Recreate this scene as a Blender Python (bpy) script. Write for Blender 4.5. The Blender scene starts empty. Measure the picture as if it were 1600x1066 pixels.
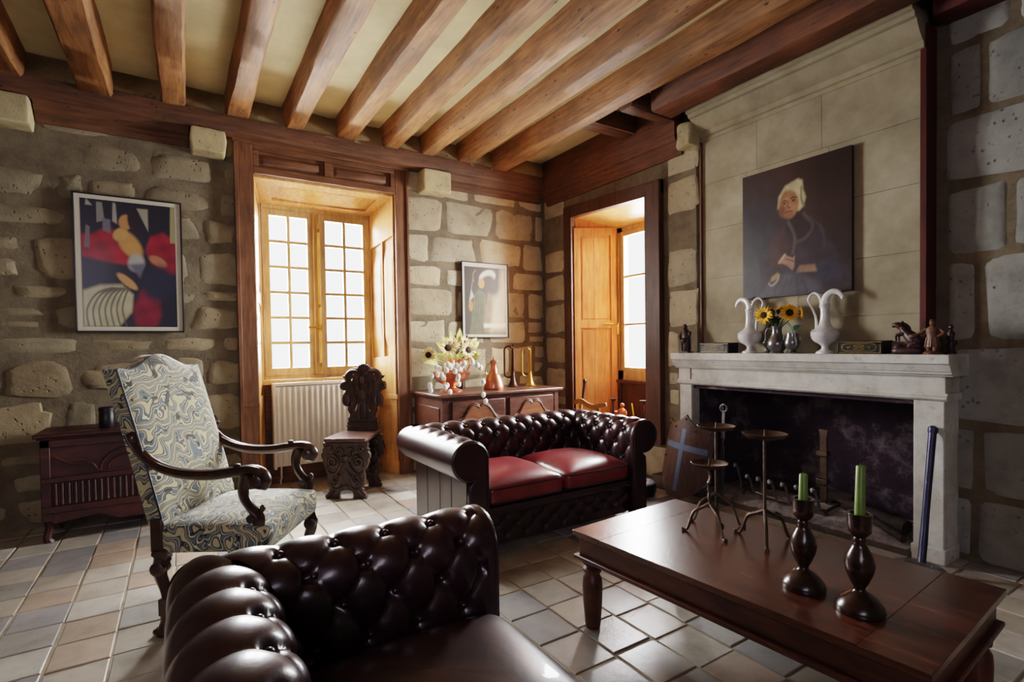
import bpy, math, random
import numpy as np
from mathutils import Vector, Matrix, Euler, noise
random.seed(7)
SC = bpy.context.scene
COL = SC.collection
PI = math.pi
I4 = Matrix.Identity(4)

def lin(c):
    c = c / 255.0
    return c / 12.92 if c <= .04045 else ((c + .055) / 1.055) ** 2.4
def rgb(r, g, b):
    return (lin(r), lin(g), lin(b))
def T(x=0, y=0, z=0): return Matrix.Translation((x, y, z))
def R(a, ax): return Matrix.Rotation(math.radians(a), 4, ax)
def S(x, y, z): return Matrix.Diagonal((x, y, z, 1))
def basis(o, x, y, z):
    return Matrix(((x[0], y[0], z[0], o[0]), (x[1], y[1], z[1], o[1]), (x[2], y[2], z[2], o[2]), (0, 0, 0, 1)))
def spline(pts, n=6, closed=False):
    P = [Vector(p) for p in pts]; out = []; L = len(P)
    for i in range(L if closed else L - 1):
        if closed:
            a, b, c, d = P[i - 1], P[i], P[(i + 1) % L], P[(i + 2) % L]
        else:
            a, b, c, d = P[max(i - 1, 0)], P[i], P[i + 1], P[min(i + 2, L - 1)]
        for k in range(n):
            t = k / n
            out.append(.5 * ((2 * b) + (c - a) * t + (2 * a - 5 * b + 4 * c - d) * t * t + (3 * b - a - 3 * c + d) * t ** 3))
    if not closed: out.append(P[-1])
    return out

class MB:
    """collects geometry for one mesh"""
    def __init__(s):
        s.v = []; s.f = []; s.m = []; s.c = []
        s.mi = 0; s.col = (1, 1, 1)
    def add(s, vs, fs, M=None, cols=None):
        o = len(s.v)
        for i, p in enumerate(vs):
            p = Vector(p)
            s.v.append(tuple(M @ p) if M is not None else tuple(p))
            s.c.append(cols[i] if cols else s.col)
        for f in fs:
            s.f.append(tuple(o + i for i in f)); s.m.append(s.mi)
        return s
    def box(s, x0, x1, y0, y1, z0, z1, M=None):
        vs = [(x, y, z) for z in (z0, z1) for y in (y0, y1) for x in (x0, x1)]
        return s.add(vs, [(0, 2, 3, 1), (4, 5, 7, 6), (0, 1, 5, 4), (1, 3, 7, 5), (3, 2, 6, 7), (2, 0, 4, 6)], M)
    def hexa(s, b, t):
        """b, t: four corner points each, ccw"""
        return s.add(list(b) + list(t), [(3, 2, 1, 0), (4, 5, 6, 7), (0, 1, 5, 4), (1, 2, 6, 5), (2, 3, 7, 6), (3, 0, 4, 7)])
    def prism(s, pts, z0, z1, M=None):
        n = len(pts)
        vs = [(p[0], p[1], z0) for p in pts] + [(p[0], p[1], z1) for p in pts]
        fs = [tuple(range(n - 1, -1, -1)), tuple(range(n, 2 * n))] + [(i, (i + 1) % n, n + (i + 1) % n, n + i) for i in range(n)]
        return s.add(vs, fs, M)
    def lathe(s, prof, n=24, M=None, sx=1, sy=1):
        vs = []; fs = []
        for r, z in prof:
            for k in range(n):
                a = 2 * PI * k / n
                vs.append((r * math.cos(a) * sx, r * math.sin(a) * sy, z))
        for i in range(len(prof) - 1):
            for k in range(n):
                k2 = (k + 1) % n
                fs.append((i * n + k, i * n + k2, (i + 1) * n + k2, (i + 1) * n + k))
        if prof[0][0] > 1e-4: fs.append(tuple(range(n - 1, -1, -1)))
        if prof[-1][0] > 1e-4: fs.append(tuple(range((len(prof) - 1) * n, len(prof) * n)))
        return s.add(vs, fs, M)
    def sweep(s, path, sec, scale=None, up=(0, 0, 1), M=None, caps=True, closed=False):
        """sec: 2-D closed outline (side, up); scale: list of (a, b) or floats"""
        P = [Vector(p) for p in path]; n = len(sec); L = len(P)
        vs = []; fs = []; upv = Vector(up)
        for i, p in enumerate(P):
            if closed: t = P[(i + 1) % L] - P[i - 1]
            else: t = P[min(i + 1, L - 1)] - P[max(i - 1, 0)]
            t.normalize()
            sd = t.cross(upv)
            if sd.length < 1e-4: sd = t.cross(Vector((1, .3, .1)))
            sd.normalize(); u = sd.cross(t).normalized()
            upv = u
            k = scale[i] if scale else 1
            ka, kb = (k, k) if not hasattr(k, '__len__') else k
            for a, b in sec: vs.append(p + sd * a * ka + u * b * kb)
        for i in range(L if closed else L - 1):
            j = (i + 1) % L
            for k in range(n):
                k2 = (k + 1) % n
                fs.append((i * n + k, i * n + k2, j * n + k2, j * n + k))
        if caps and not closed:
            fs.append(tuple(range(n - 1, -1, -1))); fs.append(tuple(range((L - 1) * n, L * n)))
        return s.add(vs, fs, M)
    def tube(s, path, r, n=8, M=None, up=(0, 0, 1), closed=False):
        sec = [(math.cos(2 * PI * k / n), math.sin(2 * PI * k / n)) for k in range(n)]
        sc = list(r) if hasattr(r, '__len__') else [r] * len(path)
        return s.sweep(path, sec, sc, up, M, closed=closed)
    def grid(s, fn, nu, nv, M=None, cu=False, cv=False, flip=False, colfn=None):
        vs = []; cols = [] if colfn else None
        for j in range(nv if cv else nv + 1):
            for i in range(nu if cu else nu + 1):
                vs.append(fn(i / nu, j / nv))
                if colfn: cols.append(colfn(i / nu, j / nv))
        w = nu if cu else nu + 1; h = nv if cv else nv + 1
        fs = []
        for j in range(nv):
            for i in range(nu):
                i2 = (i + 1) % w; j2 = (j + 1) % h
                q = (j * w + i, j * w + i2, j2 * w + i2, j2 * w + i)
                fs.append(q[::-1] if flip else q)
        return s.add(vs, fs, M, cols)
    def ball(s, c, a, b=None, d=None, n=12, m=8, M=None):
        b = a if b is None else b; d = a if d is None else d
        pr = [(math.sin(PI * k / m), -math.cos(PI * k / m)) for k in range(m + 1)]
        pr = [(max(r, 1e-5), z) for r, z in pr]
        MM = T(*c) @ S(a, b, d)
        return s.lathe(pr, n, (M @ MM) if M is not None else MM)
    def superq(s, c, a, b, d, e1=.3, e2=.2, nu=48, nv=24, M=None, fn=None):
        def sg(x, e): return math.copysign(abs(x) ** e, x)
        def f(u, v):
            th = 2 * PI * u; ph = PI * (v - .5)
            x = sg(math.cos(ph), e1) * sg(math.cos(th), e2)
            y = sg(math.cos(ph), e1) * sg(math.sin(th), e2)
            z = sg(math.sin(ph), e1)
            p = (c[0] + a * x, c[1] + b * y, c[2] + d * z)
            return fn(p, x, y, z) if fn else p
        return s.grid(f, nu, nv, M, cu=True)
    def cut(s, outline, holes=(), depth=.03, bevel=0., M=None):
        """flat shape with holes, thickness along local z centred on 0"""
        cu = bpy.data.curves.new('tmp', 'CURVE'); cu.dimensions = '2D'; cu.fill_mode = 'BOTH'
        cu.extrude = max(depth / 2 - bevel, 0); cu.bevel_depth = bevel; cu.bevel_resolution = 2; cu.offset = -bevel
        for pts in [outline] + list(holes):
            sp = cu.splines.new('POLY'); sp.points.add(len(pts) - 1); sp.use_cyclic_u = True
            for q, p in zip(sp.points, pts): q.co = (p[0], p[1], 0, 1)
        ob = bpy.data.objects.new('tmp', cu); COL.objects.link(ob)
        dg = bpy.context.evaluated_depsgraph_get(); dg.update()
        me = bpy.data.meshes.new_from_object(ob.evaluated_get(dg))
        s.add([v.co.copy() for v in me.vertices], [tuple(p.vertices) for p in me.polygons], M)
        bpy.data.objects.remove(ob); bpy.data.curves.remove(cu); bpy.data.meshes.remove(me)
        return s
    def mesh(s, name, mats, smooth=38):
        me = bpy.data.meshes.new(name)
        me.from_pydata(s.v, [], s.f); 
        for m in (mats if isinstance(mats, (list, tuple)) else [mats]): me.materials.append(m)
        me.polygons.foreach_set('material_index', s.m)
        at = me.color_attributes.new('Col', 'FLOAT_COLOR', 'POINT')
        at.data.foreach_set('color', [x for c in s.c for x in (c[0], c[1], c[2], 1)])
        if smooth:
            me.polygons.foreach_set('use_smooth', [True] * len(me.polygons))
            me.set_sharp_from_angle(angle=math.radians(smooth))
        me.update()
        return me

def obj(name, mb, mats, parent=None, bevel=0, label=None, smooth=38, loc=None, rot=None, segs=2):
    o = bpy.data.objects.new(name, mb.mesh(name, mats, smooth)); COL.objects.link(o)
    if parent: o.parent = parent
    if loc: o.location = loc
    if rot: o.rotation_euler = rot
    if bevel:
        m = o.modifiers.new('bevel', 'BEVEL'); m.width = bevel; m.segments = segs; m.limit_method = 'ANGLE'; m.angle_limit = math.radians(50)
    if label: o['label'] = label
    return o
def tag(o, label, cat, group=None, kind=None):
    o['label'] = label; o['category'] = cat
    if group: o['group'] = group
    if kind: o['kind'] = kind
    return o
def thing(name, label, cat, loc=(0, 0, 0), rz=0, group=None):
    o = bpy.data.objects.new(name, None); COL.objects.link(o)
    o.empty_display_size = .1; o.location = loc; o.rotation_euler = (0, 0, math.radians(rz))
    return tag(o, label, cat, group)
def copy_tree(o, parent=None):
    c = o.copy(); COL.objects.link(c)
    if parent: c.parent = parent
    for ch in list(o.children): copy_tree(ch, c)
    return c
def struct(name, mb, mats, label, cat, parent=None, bevel=0, smooth=38):
    o = obj(name, mb, mats, parent, bevel, smooth=smooth)
    return tag(o, label, cat, kind='structure')

# ------------------------------------------------------------ materials
class NT:
    def __init__(s, name):
        s.m = bpy.data.materials.new(name); s.m.use_nodes = True
        s.t = s.m.node_tree; s.n = s.t.nodes; s.b = s.n['Principled BSDF']
    def node(s, typ, **kw):
        n = s.n.new(typ)
        for k, v in kw.items():
            if k.startswith('i_'):
                key = k[2:]; key = int(key) if key.isdigit() else key.replace('_', ' ')
                n.inputs[key].default_value = v
            else: setattr(n, k, v)
        return n
    def link(s, a, b): s.t.links.new(a, b)
    def coord(s, scale=(1, 1, 1), rot=(0, 0, 0), kind='Object'):
        tc = s.node('ShaderNodeTexCoord'); mp = s.node('ShaderNodeMapping')
        mp.inputs['Scale'].default_value = scale; mp.inputs['Rotation'].default_value = rot
        s.link(tc.outputs[kind], mp.inputs['Vector']); return mp.outputs['Vector']
    def noise(s, vec, scale, detail=4, rough=.6, dist=0):
        n = s.node('ShaderNodeTexNoise'); n.inputs['Scale'].default_value = scale; n.inputs['Detail'].default_value = detail
        n.inputs['Roughness'].default_value = rough; n.inputs['Distortion'].default_value = dist
        s.link(vec, n.inputs['Vector']); return n.outputs['Fac']
    def ramp(s, fac, stops):
        r = s.node('ShaderNodeValToRGB'); e = r.color_ramp.elements
        while len(e) < len(stops): e.new(.5)
        for q, (p, c) in zip(e, stops):
            q.position = p; q.color = (c[0], c[1], c[2], 1) if hasattr(c, '__len__') else (c, c, c, 1)
        s.link(fac, r.inputs['Fac']); return r.outputs['Color']
    def mix(s, a, b, fac=.5, typ='MIX'):
        m = s.node('ShaderNodeMix', data_type='RGBA', blend_type=typ)
        for sock, v in ((m.inputs[0], fac), (m.inputs[6], a), (m.inputs[7], b)):
            if hasattr(v, 'links') or hasattr(v, 'is_linked'): s.link(v, sock)
            elif hasattr(v, '__len__'): sock.default_value = (*v[:3], 1)
            else: sock.default_value = v
        return m.outputs[2]
    def bump(s, h, strength=.3, dist=.01, normal=None):
        b = s.node('ShaderNodeBump'); b.inputs['Strength'].default_value = strength; b.inputs['Distance'].default_value = dist
        s.link(h, b.inputs['Height'])
        if normal: s.link(normal, b.inputs['Normal'])
        s.link(b.outputs['Normal'], s.b.inputs['Normal']); return b.outputs['Normal']
    def color(s, c):
        if hasattr(c, '__len__'): s.b.inputs['Base Color'].default_value = (*c[:3], 1)
        else: s.link(c, s.b.inputs['Base Color'])
    def set(s, **kw):
        for k, v in kw.items(): s.b.inputs[k.replace('_', ' ')].default_value = v
        return s

def wood(name, c1, c2, rough=.45, stretch=(12, 12, 1.2), bump=.25, worm=0, coat=0, dark=None):
    t = NT(name); v = t.coord(stretch)
    n = t.noise(v, 3.0, 6, .65, .4)
    col = t.ramp(n, [(.3, c1), (.7, c2)])
    v2 = t.coord((1, 1, 1)); big = t.noise(v2, 2.2, 3)
    col = t.mix(col, t.ramp(big, [(.3, .45), (.7, 1.15)]), .75, 'MULTIPLY')
    h = n
    if worm:
        vo = t.node('ShaderNodeTexVoronoi'); vo.inputs['Scale'].default_value = 24
        t.link(t.coord((1, .45, 1)), vo.inputs['Vector'])
        msk = t.noise(v2, 5, 2)
        hole = t.ramp(vo.outputs['Distance'], [(.10, 0.0), (.2, 1.0)])
        hole = t.mix(hole, (1, 1, 1), t.ramp(msk, [(.50, 1.), (.62, 0.)]))
        col = t.mix(col, hole, .9, 'MULTIPLY')
    t.color(col); t.set(Roughness=rough, Coat_Weight=coat)
    t.b.inputs['Coat Roughness'].default_value = .2
    t.bump(h, bump, .004)
    return t.m
def plain(name, c, rough=.5, metal=0, var=.3, scale=8, bump=.1, coat=0, spec=.5, dist=.003):
    t = NT(name); v = t.coord(); n = t.noise(v, scale, 5)
    lo = tuple(x * (1 - var) for x in c); hi = tuple(min(1, x * (1 + var)) for x in c)
    t.color(t.ramp(n, [(.3, lo), (.7, hi)]))
    t.set(Roughness=rough, Metallic=metal, Coat_Weight=coat); t.b.inputs['Specular IOR Level'].default_value = spec
    if bump: t.bump(t.noise(v, scale * 5, 4), bump, dist)
    return t.m
def attr_mat(name, rough=.8, nscale=9, amt=.5, bump=.5, pits=True, dist=.01, spec=.3, tint=None):
    t = NT(name); a = t.node('ShaderNodeAttribute', attribute_name='Col'); v = t.coord()
    n = t.noise(v, nscale, 7, .65)
    col = t.mix(a.outputs['Color'], t.ramp(n, [(.25, .35), (.5, .9), (.75, 1.25)]), amt, 'MULTIPLY')
    h = t.noise(v, nscale * 5, 6, .7)
    if pits:
        vo = t.node('ShaderNodeTexVoronoi'); vo.inputs['Scale'].default_value = 26; t.link(v, vo.inputs['Vector'])
        pm = t.ramp(vo.outputs['Distance'], [(.08, 0.), (.26, 1.)])
        pm = t.mix(pm, (1, 1, 1), t.ramp(t.noise(v, 7, 2), [(.48, 1.), (.58, 0.)]))
        col = t.mix(col, pm, .35, 'MULTIPLY')
        h = t.mix(h, pm, .55)
    t.color(col); t.set(Roughness=rough); t.b.inputs['Specular IOR Level'].default_value = spec
    t.bump(h, bump, dist); return t.m
MAT = {}
def setup_mats():
    M = MAT
    M['stone'] = attr_mat('limestone blocks', .85, 6, .55, .7, True, .02)
    t = NT('lime mortar'); v = t.coord()
    n = t.noise(v, 5, 7, .7); t.color(t.ramp(n, [(.25, rgb(90, 80, 64)), (.75, rgb(140, 128, 106))]))
    t.set(Roughness=.95); t.bump(t.noise(v, 40, 6, .75), .8, .012); M['mortar'] = t.m
    t = NT('dressed limestone'); v = t.coord(); n = t.noise(v, 2.5, 8, .62)
    col = t.ramp(n, [(.25, rgb(112, 102, 82)), (.5, rgb(150, 140, 116)), (.78, rgb(180, 171, 148))])
    a = t.node('ShaderNodeAttribute', attribute_name='Col')
    col = t.mix(col, a.outputs['Color'], 1, 'MULTIPLY')
    t.color(col); t.set(Roughness=.85); t.bump(t.noise(v, 30, 6), .3, .006); M['hood'] = t.m
    t = NT('painted mantel stone'); v = t.coord(); n = t.noise(v, 4, 8, .7); n2 = t.noise(v, 22, 4)
    col = t.ramp(n, [(.22, rgb(140, 132, 116)), (.5, rgb(196, 194, 186)), (.75, rgb(222, 222, 218))])
    col = t.mix(col, t.ramp(n2, [(.27, .3), (.4, 1.)]), .5, 'MULTIPLY')
    t.color(col); t.set(Roughness=.7); t.bump(n2, .35, .006); M['mantel'] = t.m
    M['tile'] = attr_mat('worn floor tile', .27, 5, .55, .22, False, .005, .6)
    M['grout'] = plain('tile grout', rgb(150, 138, 118), .9, 0, .35, 9, .4)
    M['joist'] = wood('old oak joist', rgb(108, 70, 40), rgb(172, 122, 74), .7, (14, 1.2, 14), .6, worm=1)
    M['plate'] = wood('dark oak beam', rgb(72, 46, 30), rgb(120, 80, 52), .7, (1.2, 12, 14), .6, worm=1)
    M['platey'] = wood('dark oak side beam', rgb(74, 42, 24), rgb(124, 74, 44), .7, (12, 1.2, 14), .6, worm=1)
    M['plaster'] = plain('ceiling plaster', rgb(206, 192, 150), .95, 0, .16, 3, .25, dist=.01)
    M['casing'] = wood('brown window wood', rgb(86, 54, 36), rgb(142, 98, 66), .5, (14, 14, 1.2), .3)
    M['casing_h'] = wood('brown window wood across', rgb(86, 54, 36), rgb(142, 98, 66), .5, (1.2, 14, 14), .3)
    M['reveal'] = wood('honey pine panel', rgb(196, 136, 78), rgb(236, 186, 122), .32, (14, 14, 1.2), .2)
    M['casing2'] = wood('dark stained oak', rgb(60, 36, 26), rgb(104, 66, 48), .5, (14, 14, 1.2), .3)
    M['shutter'] = wood('orange oak shutter', rgb(168, 100, 50), rgb(216, 146, 86), .4, (14, 14, 1.2), .2)
    M['sash'] = wood('varnished sash wood', rgb(192, 152, 98), rgb(236, 200, 142), .4, (12, 12, 1.5), .2)
    t = NT('window glass')
    for n in list(t.n): 
        if n != t.b and n.type != 'OUTPUT_MATERIAL': t.n.remove(n)
    out = [n for n in t.n if n.type == 'OUTPUT_MATERIAL'][0]
    tr = t.node('ShaderNodeBsdfTransparent'); gl = t.node('ShaderNodeBsdfGlossy'); gl.inputs['Roughness'].default_value = .05
    mx = t.node('ShaderNodeMixShader'); mx.inputs[0].default_value = .06
    t.link(tr.outputs[0], mx.inputs[1]); t.link(gl.outputs[0], mx.inputs[2]); t.link(mx.outputs[0], out.inputs['Surface'])
    M['glass'] = t.m
    # leather
    t = NT('oxblood leather'); v = t.coord(); n = t.noise(v, 3.5, 5)
    t.color(t.ramp(n, [(.3, rgb(32, 13, 20)), (.7, rgb(56, 20, 28))]))
    t.set(Roughness=.34, Coat_Weight=.45); t.b.inputs['Coat Roughness'].default_value = .18
    vo = t.node('ShaderNodeTexVoronoi'); vo.inputs['Scale'].default_value = 160; t.link(v, vo.inputs['Vector'])
    t.bump(t.mix(vo.outputs['Distance'], n, .4), .12, .002); M['leather'] = t.m
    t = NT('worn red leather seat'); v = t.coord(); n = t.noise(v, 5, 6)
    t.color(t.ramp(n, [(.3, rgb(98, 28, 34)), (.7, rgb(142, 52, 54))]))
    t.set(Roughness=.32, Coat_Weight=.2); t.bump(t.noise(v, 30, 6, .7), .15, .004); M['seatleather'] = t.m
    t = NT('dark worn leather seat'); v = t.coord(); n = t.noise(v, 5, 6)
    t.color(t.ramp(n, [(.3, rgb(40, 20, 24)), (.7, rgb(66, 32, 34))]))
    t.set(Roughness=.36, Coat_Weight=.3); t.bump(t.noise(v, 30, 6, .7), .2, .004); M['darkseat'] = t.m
    # patterned fabric
    t = NT('scrolling woven fabric'); v = t.coord((1, 1, 1))
    nz = t.node('ShaderNodeTexNoise'); nz.inputs['Scale'].default_value = 6.5; nz.inputs['Detail'].default_value = 1.5
    t.link(v, nz.inputs['Vector'])
    vv = t.node('ShaderNodeVectorMath', operation='SCALE'); vv.inputs['Scale'].default_value = .35; t.link(nz.outputs['Color'], vv.inputs[0])
    va = t.node('ShaderNodeVectorMath', operation='ADD'); t.link(v, va.inputs[0]); t.link(vv.outputs[0], va.inputs[1])
    w = t.node('ShaderNodeTexWave', wave_type='RINGS', rings_direction='SPHERICAL'); w.inputs['Scale'].default_value = 7.2
    w.inputs['Distortion'].default_value = 7; w.inputs['Detail'].default_value = 1.2; w.inputs['Detail Scale'].default_value = 1.3
    t.link(va.outputs[0], w.inputs['Vector'])
    cream = rgb(178, 168, 130); blue = rgb(90, 104, 110); dk = rgb(34, 34, 40)
    col = t.ramp(w.outputs['Fac'], [(0, cream), (.22, cream), (.28, dk), (.36, dk), (.42, blue), (.54, blue), (.59, dk), (.66, dk), (.70, cream), (.84, rgb(206, 200, 168)), (.90, dk), (.96, blue)])
    n3 = t.noise(va.outputs[0], 13, 1, .5)
    col = t.mix(col, t.ramp(n3, [(.335, rgb(40, 40, 46)), (.36, (1, 1, 1))]), .85, 'MULTIPLY')
    t.color(col); t.set(Roughness=.9); t.b.inputs['Sheen Weight'].default_value = .3
    t.bump(t.mix(w.outputs['Fac'], t.noise(v, 220, 2), .3), .35, .004); M['fabric'] = t.m
    M['walnut'] = wood('polished walnut', rgb(34, 17, 12), rgb(78, 42, 28), .32, (10, 10, 3), .2, coat=.3)
    M['carved'] = wood('near-black carved oak', rgb(40, 28, 24), rgb(92, 68, 56), .42, (10, 10, 3), .4)
    M['sgseat'] = wood('worn carved chair seat', rgb(70, 48, 42), rgb(120, 88, 78), .3, (10, 3, 10), .2)
    M['sidewood'] = wood('brown cherry sideboard', rgb(56, 32, 26), rgb(104, 64, 48), .38, (3, 10, 10), .2)
    M['sidepanel'] = wood('lighter cherry panel', rgb(96, 54, 34), rgb(150, 94, 60), .4, (3, 10, 10), .2)
    M['chest'] = wood('dark red chest wood', rgb(46, 18, 16), rgb(84, 36, 30), .5, (3, 10, 10), .3)
    M['table'] = wood('red-brown table top', rgb(50, 25, 18), rgb(104, 60, 42), .25, (12, 1.2, 12), .10, coat=.3)
    M['tableside'] = wood('red-brown table wood', rgb(58, 26, 18), rgb(108, 58, 40), .4, (10, 2, 8), .2)
    M['turned'] = wood('dark turned wood', rgb(32, 17, 13), rgb(66, 36, 26), .25, (8, 8, 3), .1, coat=.3)
    M['radiator'] = plain('cream radiator enamel', rgb(226, 214, 190), .4, 0, .05, 4, 0)
    M['iron'] = plain('wrought iron', rgb(96, 80, 68), .5, .75, .35, 20, .25)
    M['steel'] = plain('grey forged steel', rgb(120, 118, 122), .45, .8, .3, 20, .2)
    M['blueiron'] = plain('blued steel', rgb(66, 66, 88), .4, .6, .25, 12, .15)
    M['black'] = plain('black lacquer', rgb(20, 18, 22), .4, 0, .3, 12, .1)
    M['gilt'] = plain('rubbed gilt line', rgb(168, 142, 70), .45, .5, .2, 20, 0)
    M['frame'] = plain('black picture frame', rgb(22, 20, 24), .4, 0, .2, 12, .05)
    M['mount'] = plain('cream paper mount', rgb(206, 200, 182), .7, 0, .04, 4, 0)
    t = NT('printed poster'); a = t.node('ShaderNodeAttribute', attribute_name='Col'); t.color(a.outputs['Color'])
    t.set(Roughness=.4, Coat_Weight=.12); t.b.inputs['Coat Roughness'].default_value = .1; M['print'] = t.m
    t = NT('oil on canvas'); a = t.node('ShaderNodeAttribute', attribute_name='Col'); v = t.coord()
    n = t.noise(v, 14, 5); t.color(t.mix(a.outputs['Color'], t.ramp(n, [(.3, .55), (.7, 1.3)]), .6, 'MULTIPLY'))
    t.set(Roughness=.36, Coat_Weight=.2); t.bump(t.noise(v, 9, 4), .35, .01); M['oil'] = t.m
    M['copper'] = plain('rosy copper', rgb(206, 128, 100), .3, .85, .18, 8, .15)
    M['brass'] = plain('old brass', rgb(188, 148, 76), .3, .9, .25, 10, .1)
    M['bronze'] = plain('dark bronze', rgb(70, 48, 40), .38, .8, .25, 10, .1)
    M['pewter'] = plain('pewter', rgb(138, 138, 140), .28, .9, .25, 9, .15)
    M['ewer'] = plain('ivory glazed metal', rgb(222, 221, 220), .28, .12, .12, 10, .15)
    M['petal'] = plain('sunflower yellow', rgb(242, 176, 22), .6, 0, .2, 20, 0)
    M['petalpale'] = plain('faded cream petal', rgb(255, 224, 162), .7, 0, .1, 20, 0)
    M['seed'] = plain('seed head', rgb(52, 32, 18), .85, 0, .4, 60, .5)
    M['leaf'] = plain('dark green leaf', rgb(58, 82, 50), .5, 0, .35, 12, .1)
    M['leafpale'] = plain('pale dried leaf', rgb(196, 196, 110), .7, 0, .2, 12, .1)
    M['leafblue'] = plain('blue green leaf', rgb(96, 150, 128), .45, 0, .2, 12, .1)
    M['stem'] = plain('green stem', rgb(96, 104, 52), .6, 0, .2, 12, 0)
    M['twig'] = plain('dark dried twig', rgb(70, 54, 40), .8, 0, .3, 12, 0)
    M['honesty'] = plain('papery white seed pod', rgb(244, 240, 224), .6, 0, .05, 12, 0)
    M['terracotta'] = plain('orange terracotta', rgb(196, 106, 58), .6, 0, .2, 12, .1)
    M['browncarve'] = plain('brown carved wood', rgb(104, 70, 48), .5, 0, .35, 24, .4)
    M['darkcarve'] = plain('dark carved wood', rgb(52, 34, 28), .45, 0, .4, 24, .4)
    M['purplecarve'] = plain('dark plum carved wood', rgb(58, 32, 36), .4, 0, .35, 24, .3)
    M['candle'] = plain('green candle wax', rgb(104, 130, 58), .4, 0, .1, 12, 0)
    M['candle'].node_tree.nodes['Principled BSDF'].inputs['Subsurface Weight'].default_value = .15
    M['candley'] = plain('yellow candle wax', rgb(226, 178, 50), .45, 0, .1, 12, 0)
    t = NT('sooty brick'); v = t.coord(); n = t.noise(v, 3.2, 7, .7); t.color(t.ramp(n, [(.35, rgb(42, 28, 40)), (.52, rgb(62, 46, 60)), (.68, rgb(130, 120, 124))])); t.set(Roughness=.95); t.bump(t.noise(v, 20, 5), .5, .02); M['soot'] = t.m
    M['ash'] = plain('grey wood ash', rgb(150, 142, 140), .98, 0, .5, 14, .8, dist=.02)
    M['logs'] = wood('charred log', rgb(30, 20, 18), rgb(70, 50, 40), .8, (2, 10, 10), .6)
    M['shieldw'] = wood('brown shield boards', rgb(70, 46, 40), rgb(104, 74, 62), .5, (10, 10, 2), .2)
    M['bluegrey'] = plain('blue grey paint', rgb(98, 110, 134), .55, .2, .15, 10, .1)
    M['oxred'] = wood('dark red board', rgb(60, 18, 14), rgb(96, 34, 22), .55, (10, 10, 1.4), .2)
    M['hearth'] = plain('hearth stone', rgb(84, 74, 70), .8, 0, .4, 6, .4)
    M['oakchair'] = wood('light oak chair', rgb(150, 94, 46), rgb(200, 142, 80), .4, (10, 3, 10), .15)
setup_mats()
# ------------------------------------------------------------ room shell
YB, XR, XR2, ZC = 4.82, 3.50, 3.62, 3.22
# window opening (back): x .50-1.78, z 0-2.72 ; window 2 (right): y 3.22-4.33, z .34-2.56 ; firebox y 1.24-2.74, z 0-.89
def rect_stones(mb, u0, u1, v0, v1, excl, P, style, rnd):
    """irregular blocks laid in rough courses; P(u, v, d) -> point, d towards the room"""
    v = v0
    while v < v1 - .05:
        h = rnd.uniform(*style['h'])
        if v + h > v1 - .1: h = v1 - v
        spans = [(u0, u1)]
        for (a, b, c, d) in excl:
            if c < v + h - .03 and d > v + .03:
                ns = []
                for p, q in spans:
                    if b <= p or a >= q: ns.append((p, q)); continue
                    if a > p: ns.append((p, a))
                    if b < q: ns.append((b, q))
                spans = ns
        for p, q in spans:
            u = p
            while u < q - .02:
                w = rnd.uniform(*style['w'])
                if u + w > q - .12: w = q - u
                g = style['g']; sv = [(v, h)]
                if h > .2 and w < .34 and rnd.random() < style['split']:
                    k = rnd.uniform(.4, .6); sv = [(v, h * k), (v + h * k, h * (1 - k))]
                for (vv, hh) in sv:
                    if rnd.random() < style['skip']: continue
                    ga, gb, gc, gd = [rnd.uniform(g * .3, g) for _ in range(4)]
                    stone(mb, u + ga, u + w - gb, vv + gc, vv + hh - gd, P, style, rnd)
                u += w
        v += h
def stone(mb, a, b, c, d, P, style, rnd):
    w, h = b - a, d - c
    if w < .04 or h < .03: return
    cx, cy = (a + b) / 2, (c + d) / 2
    n = 28; ex = style['ex']; sd = rnd.uniform(0, 900)
    sk = [rnd.uniform(-1, 1) * style['jit'] for _ in range(4)]
    ring = []
    for k in range(n):
        t = 2 * PI * k / n
        x = math.copysign(abs(math.cos(t)) ** (2 / ex), math.cos(t)); y = math.copysign(abs(math.sin(t)) ** (2 / ex), math.sin(t))
        j = noise.noise((math.cos(t) * 1.6 + sd, math.sin(t) * 1.6, sd * .3)) * style['jit'] + noise.noise((math.cos(t) * 6 + sd, math.sin(t) * 6, sd)) * style['jit'] * .4
        x2 = x * (1 + j * .5 + sk[0] * y * .4); y2 = y * (1 + j * .8 + sk[1] * x * .5)
        ring.append((x2, y2))
    dp = style['depth'] * rnd.uniform(.5, 1.3)
    f = rnd.uniform(.8, 1.14); wa = rnd.uniform(-.04, .05)
    base = style['col']; col = tuple(max(0, base[i] * f * (1 + (wa, 0, -wa)[i])) for i in range(3))
    vs = []; cols = []; fs = []
    for s, dd in ((1.0, -.004), (1 - .022 / min(w, h), dp * .7), (1 - .07 / min(w, h), dp), (.45, dp * 1.15)):
        s = max(s, .3)
        for x, y in ring:
            u, v = cx + x * s * w / 2, cy + y * s * h / 2
            e = noise.noise((u * 9, v * 9, 3.3)) * .007 + noise.noise((u * 27, v * 27, 8.3)) * .003 if dd > 0 else 0
            vs.append(P(u, v, dd + e)); cols.append(col)
    vs.append(P(cx, cy, dp * 1.15)); cols.append(col)
    for r in range(3):
        for k in range(n):
            k2 = (k + 1) % n
            fs.append((r * n + k, r * n + k2, (r + 1) * n + k2, (r + 1) * n + k))
    for k in range(n): fs.append((3 * n + k, 3 * n + (k + 1) % n, 4 * n))
    mb.add(vs, fs, None, cols)

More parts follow.
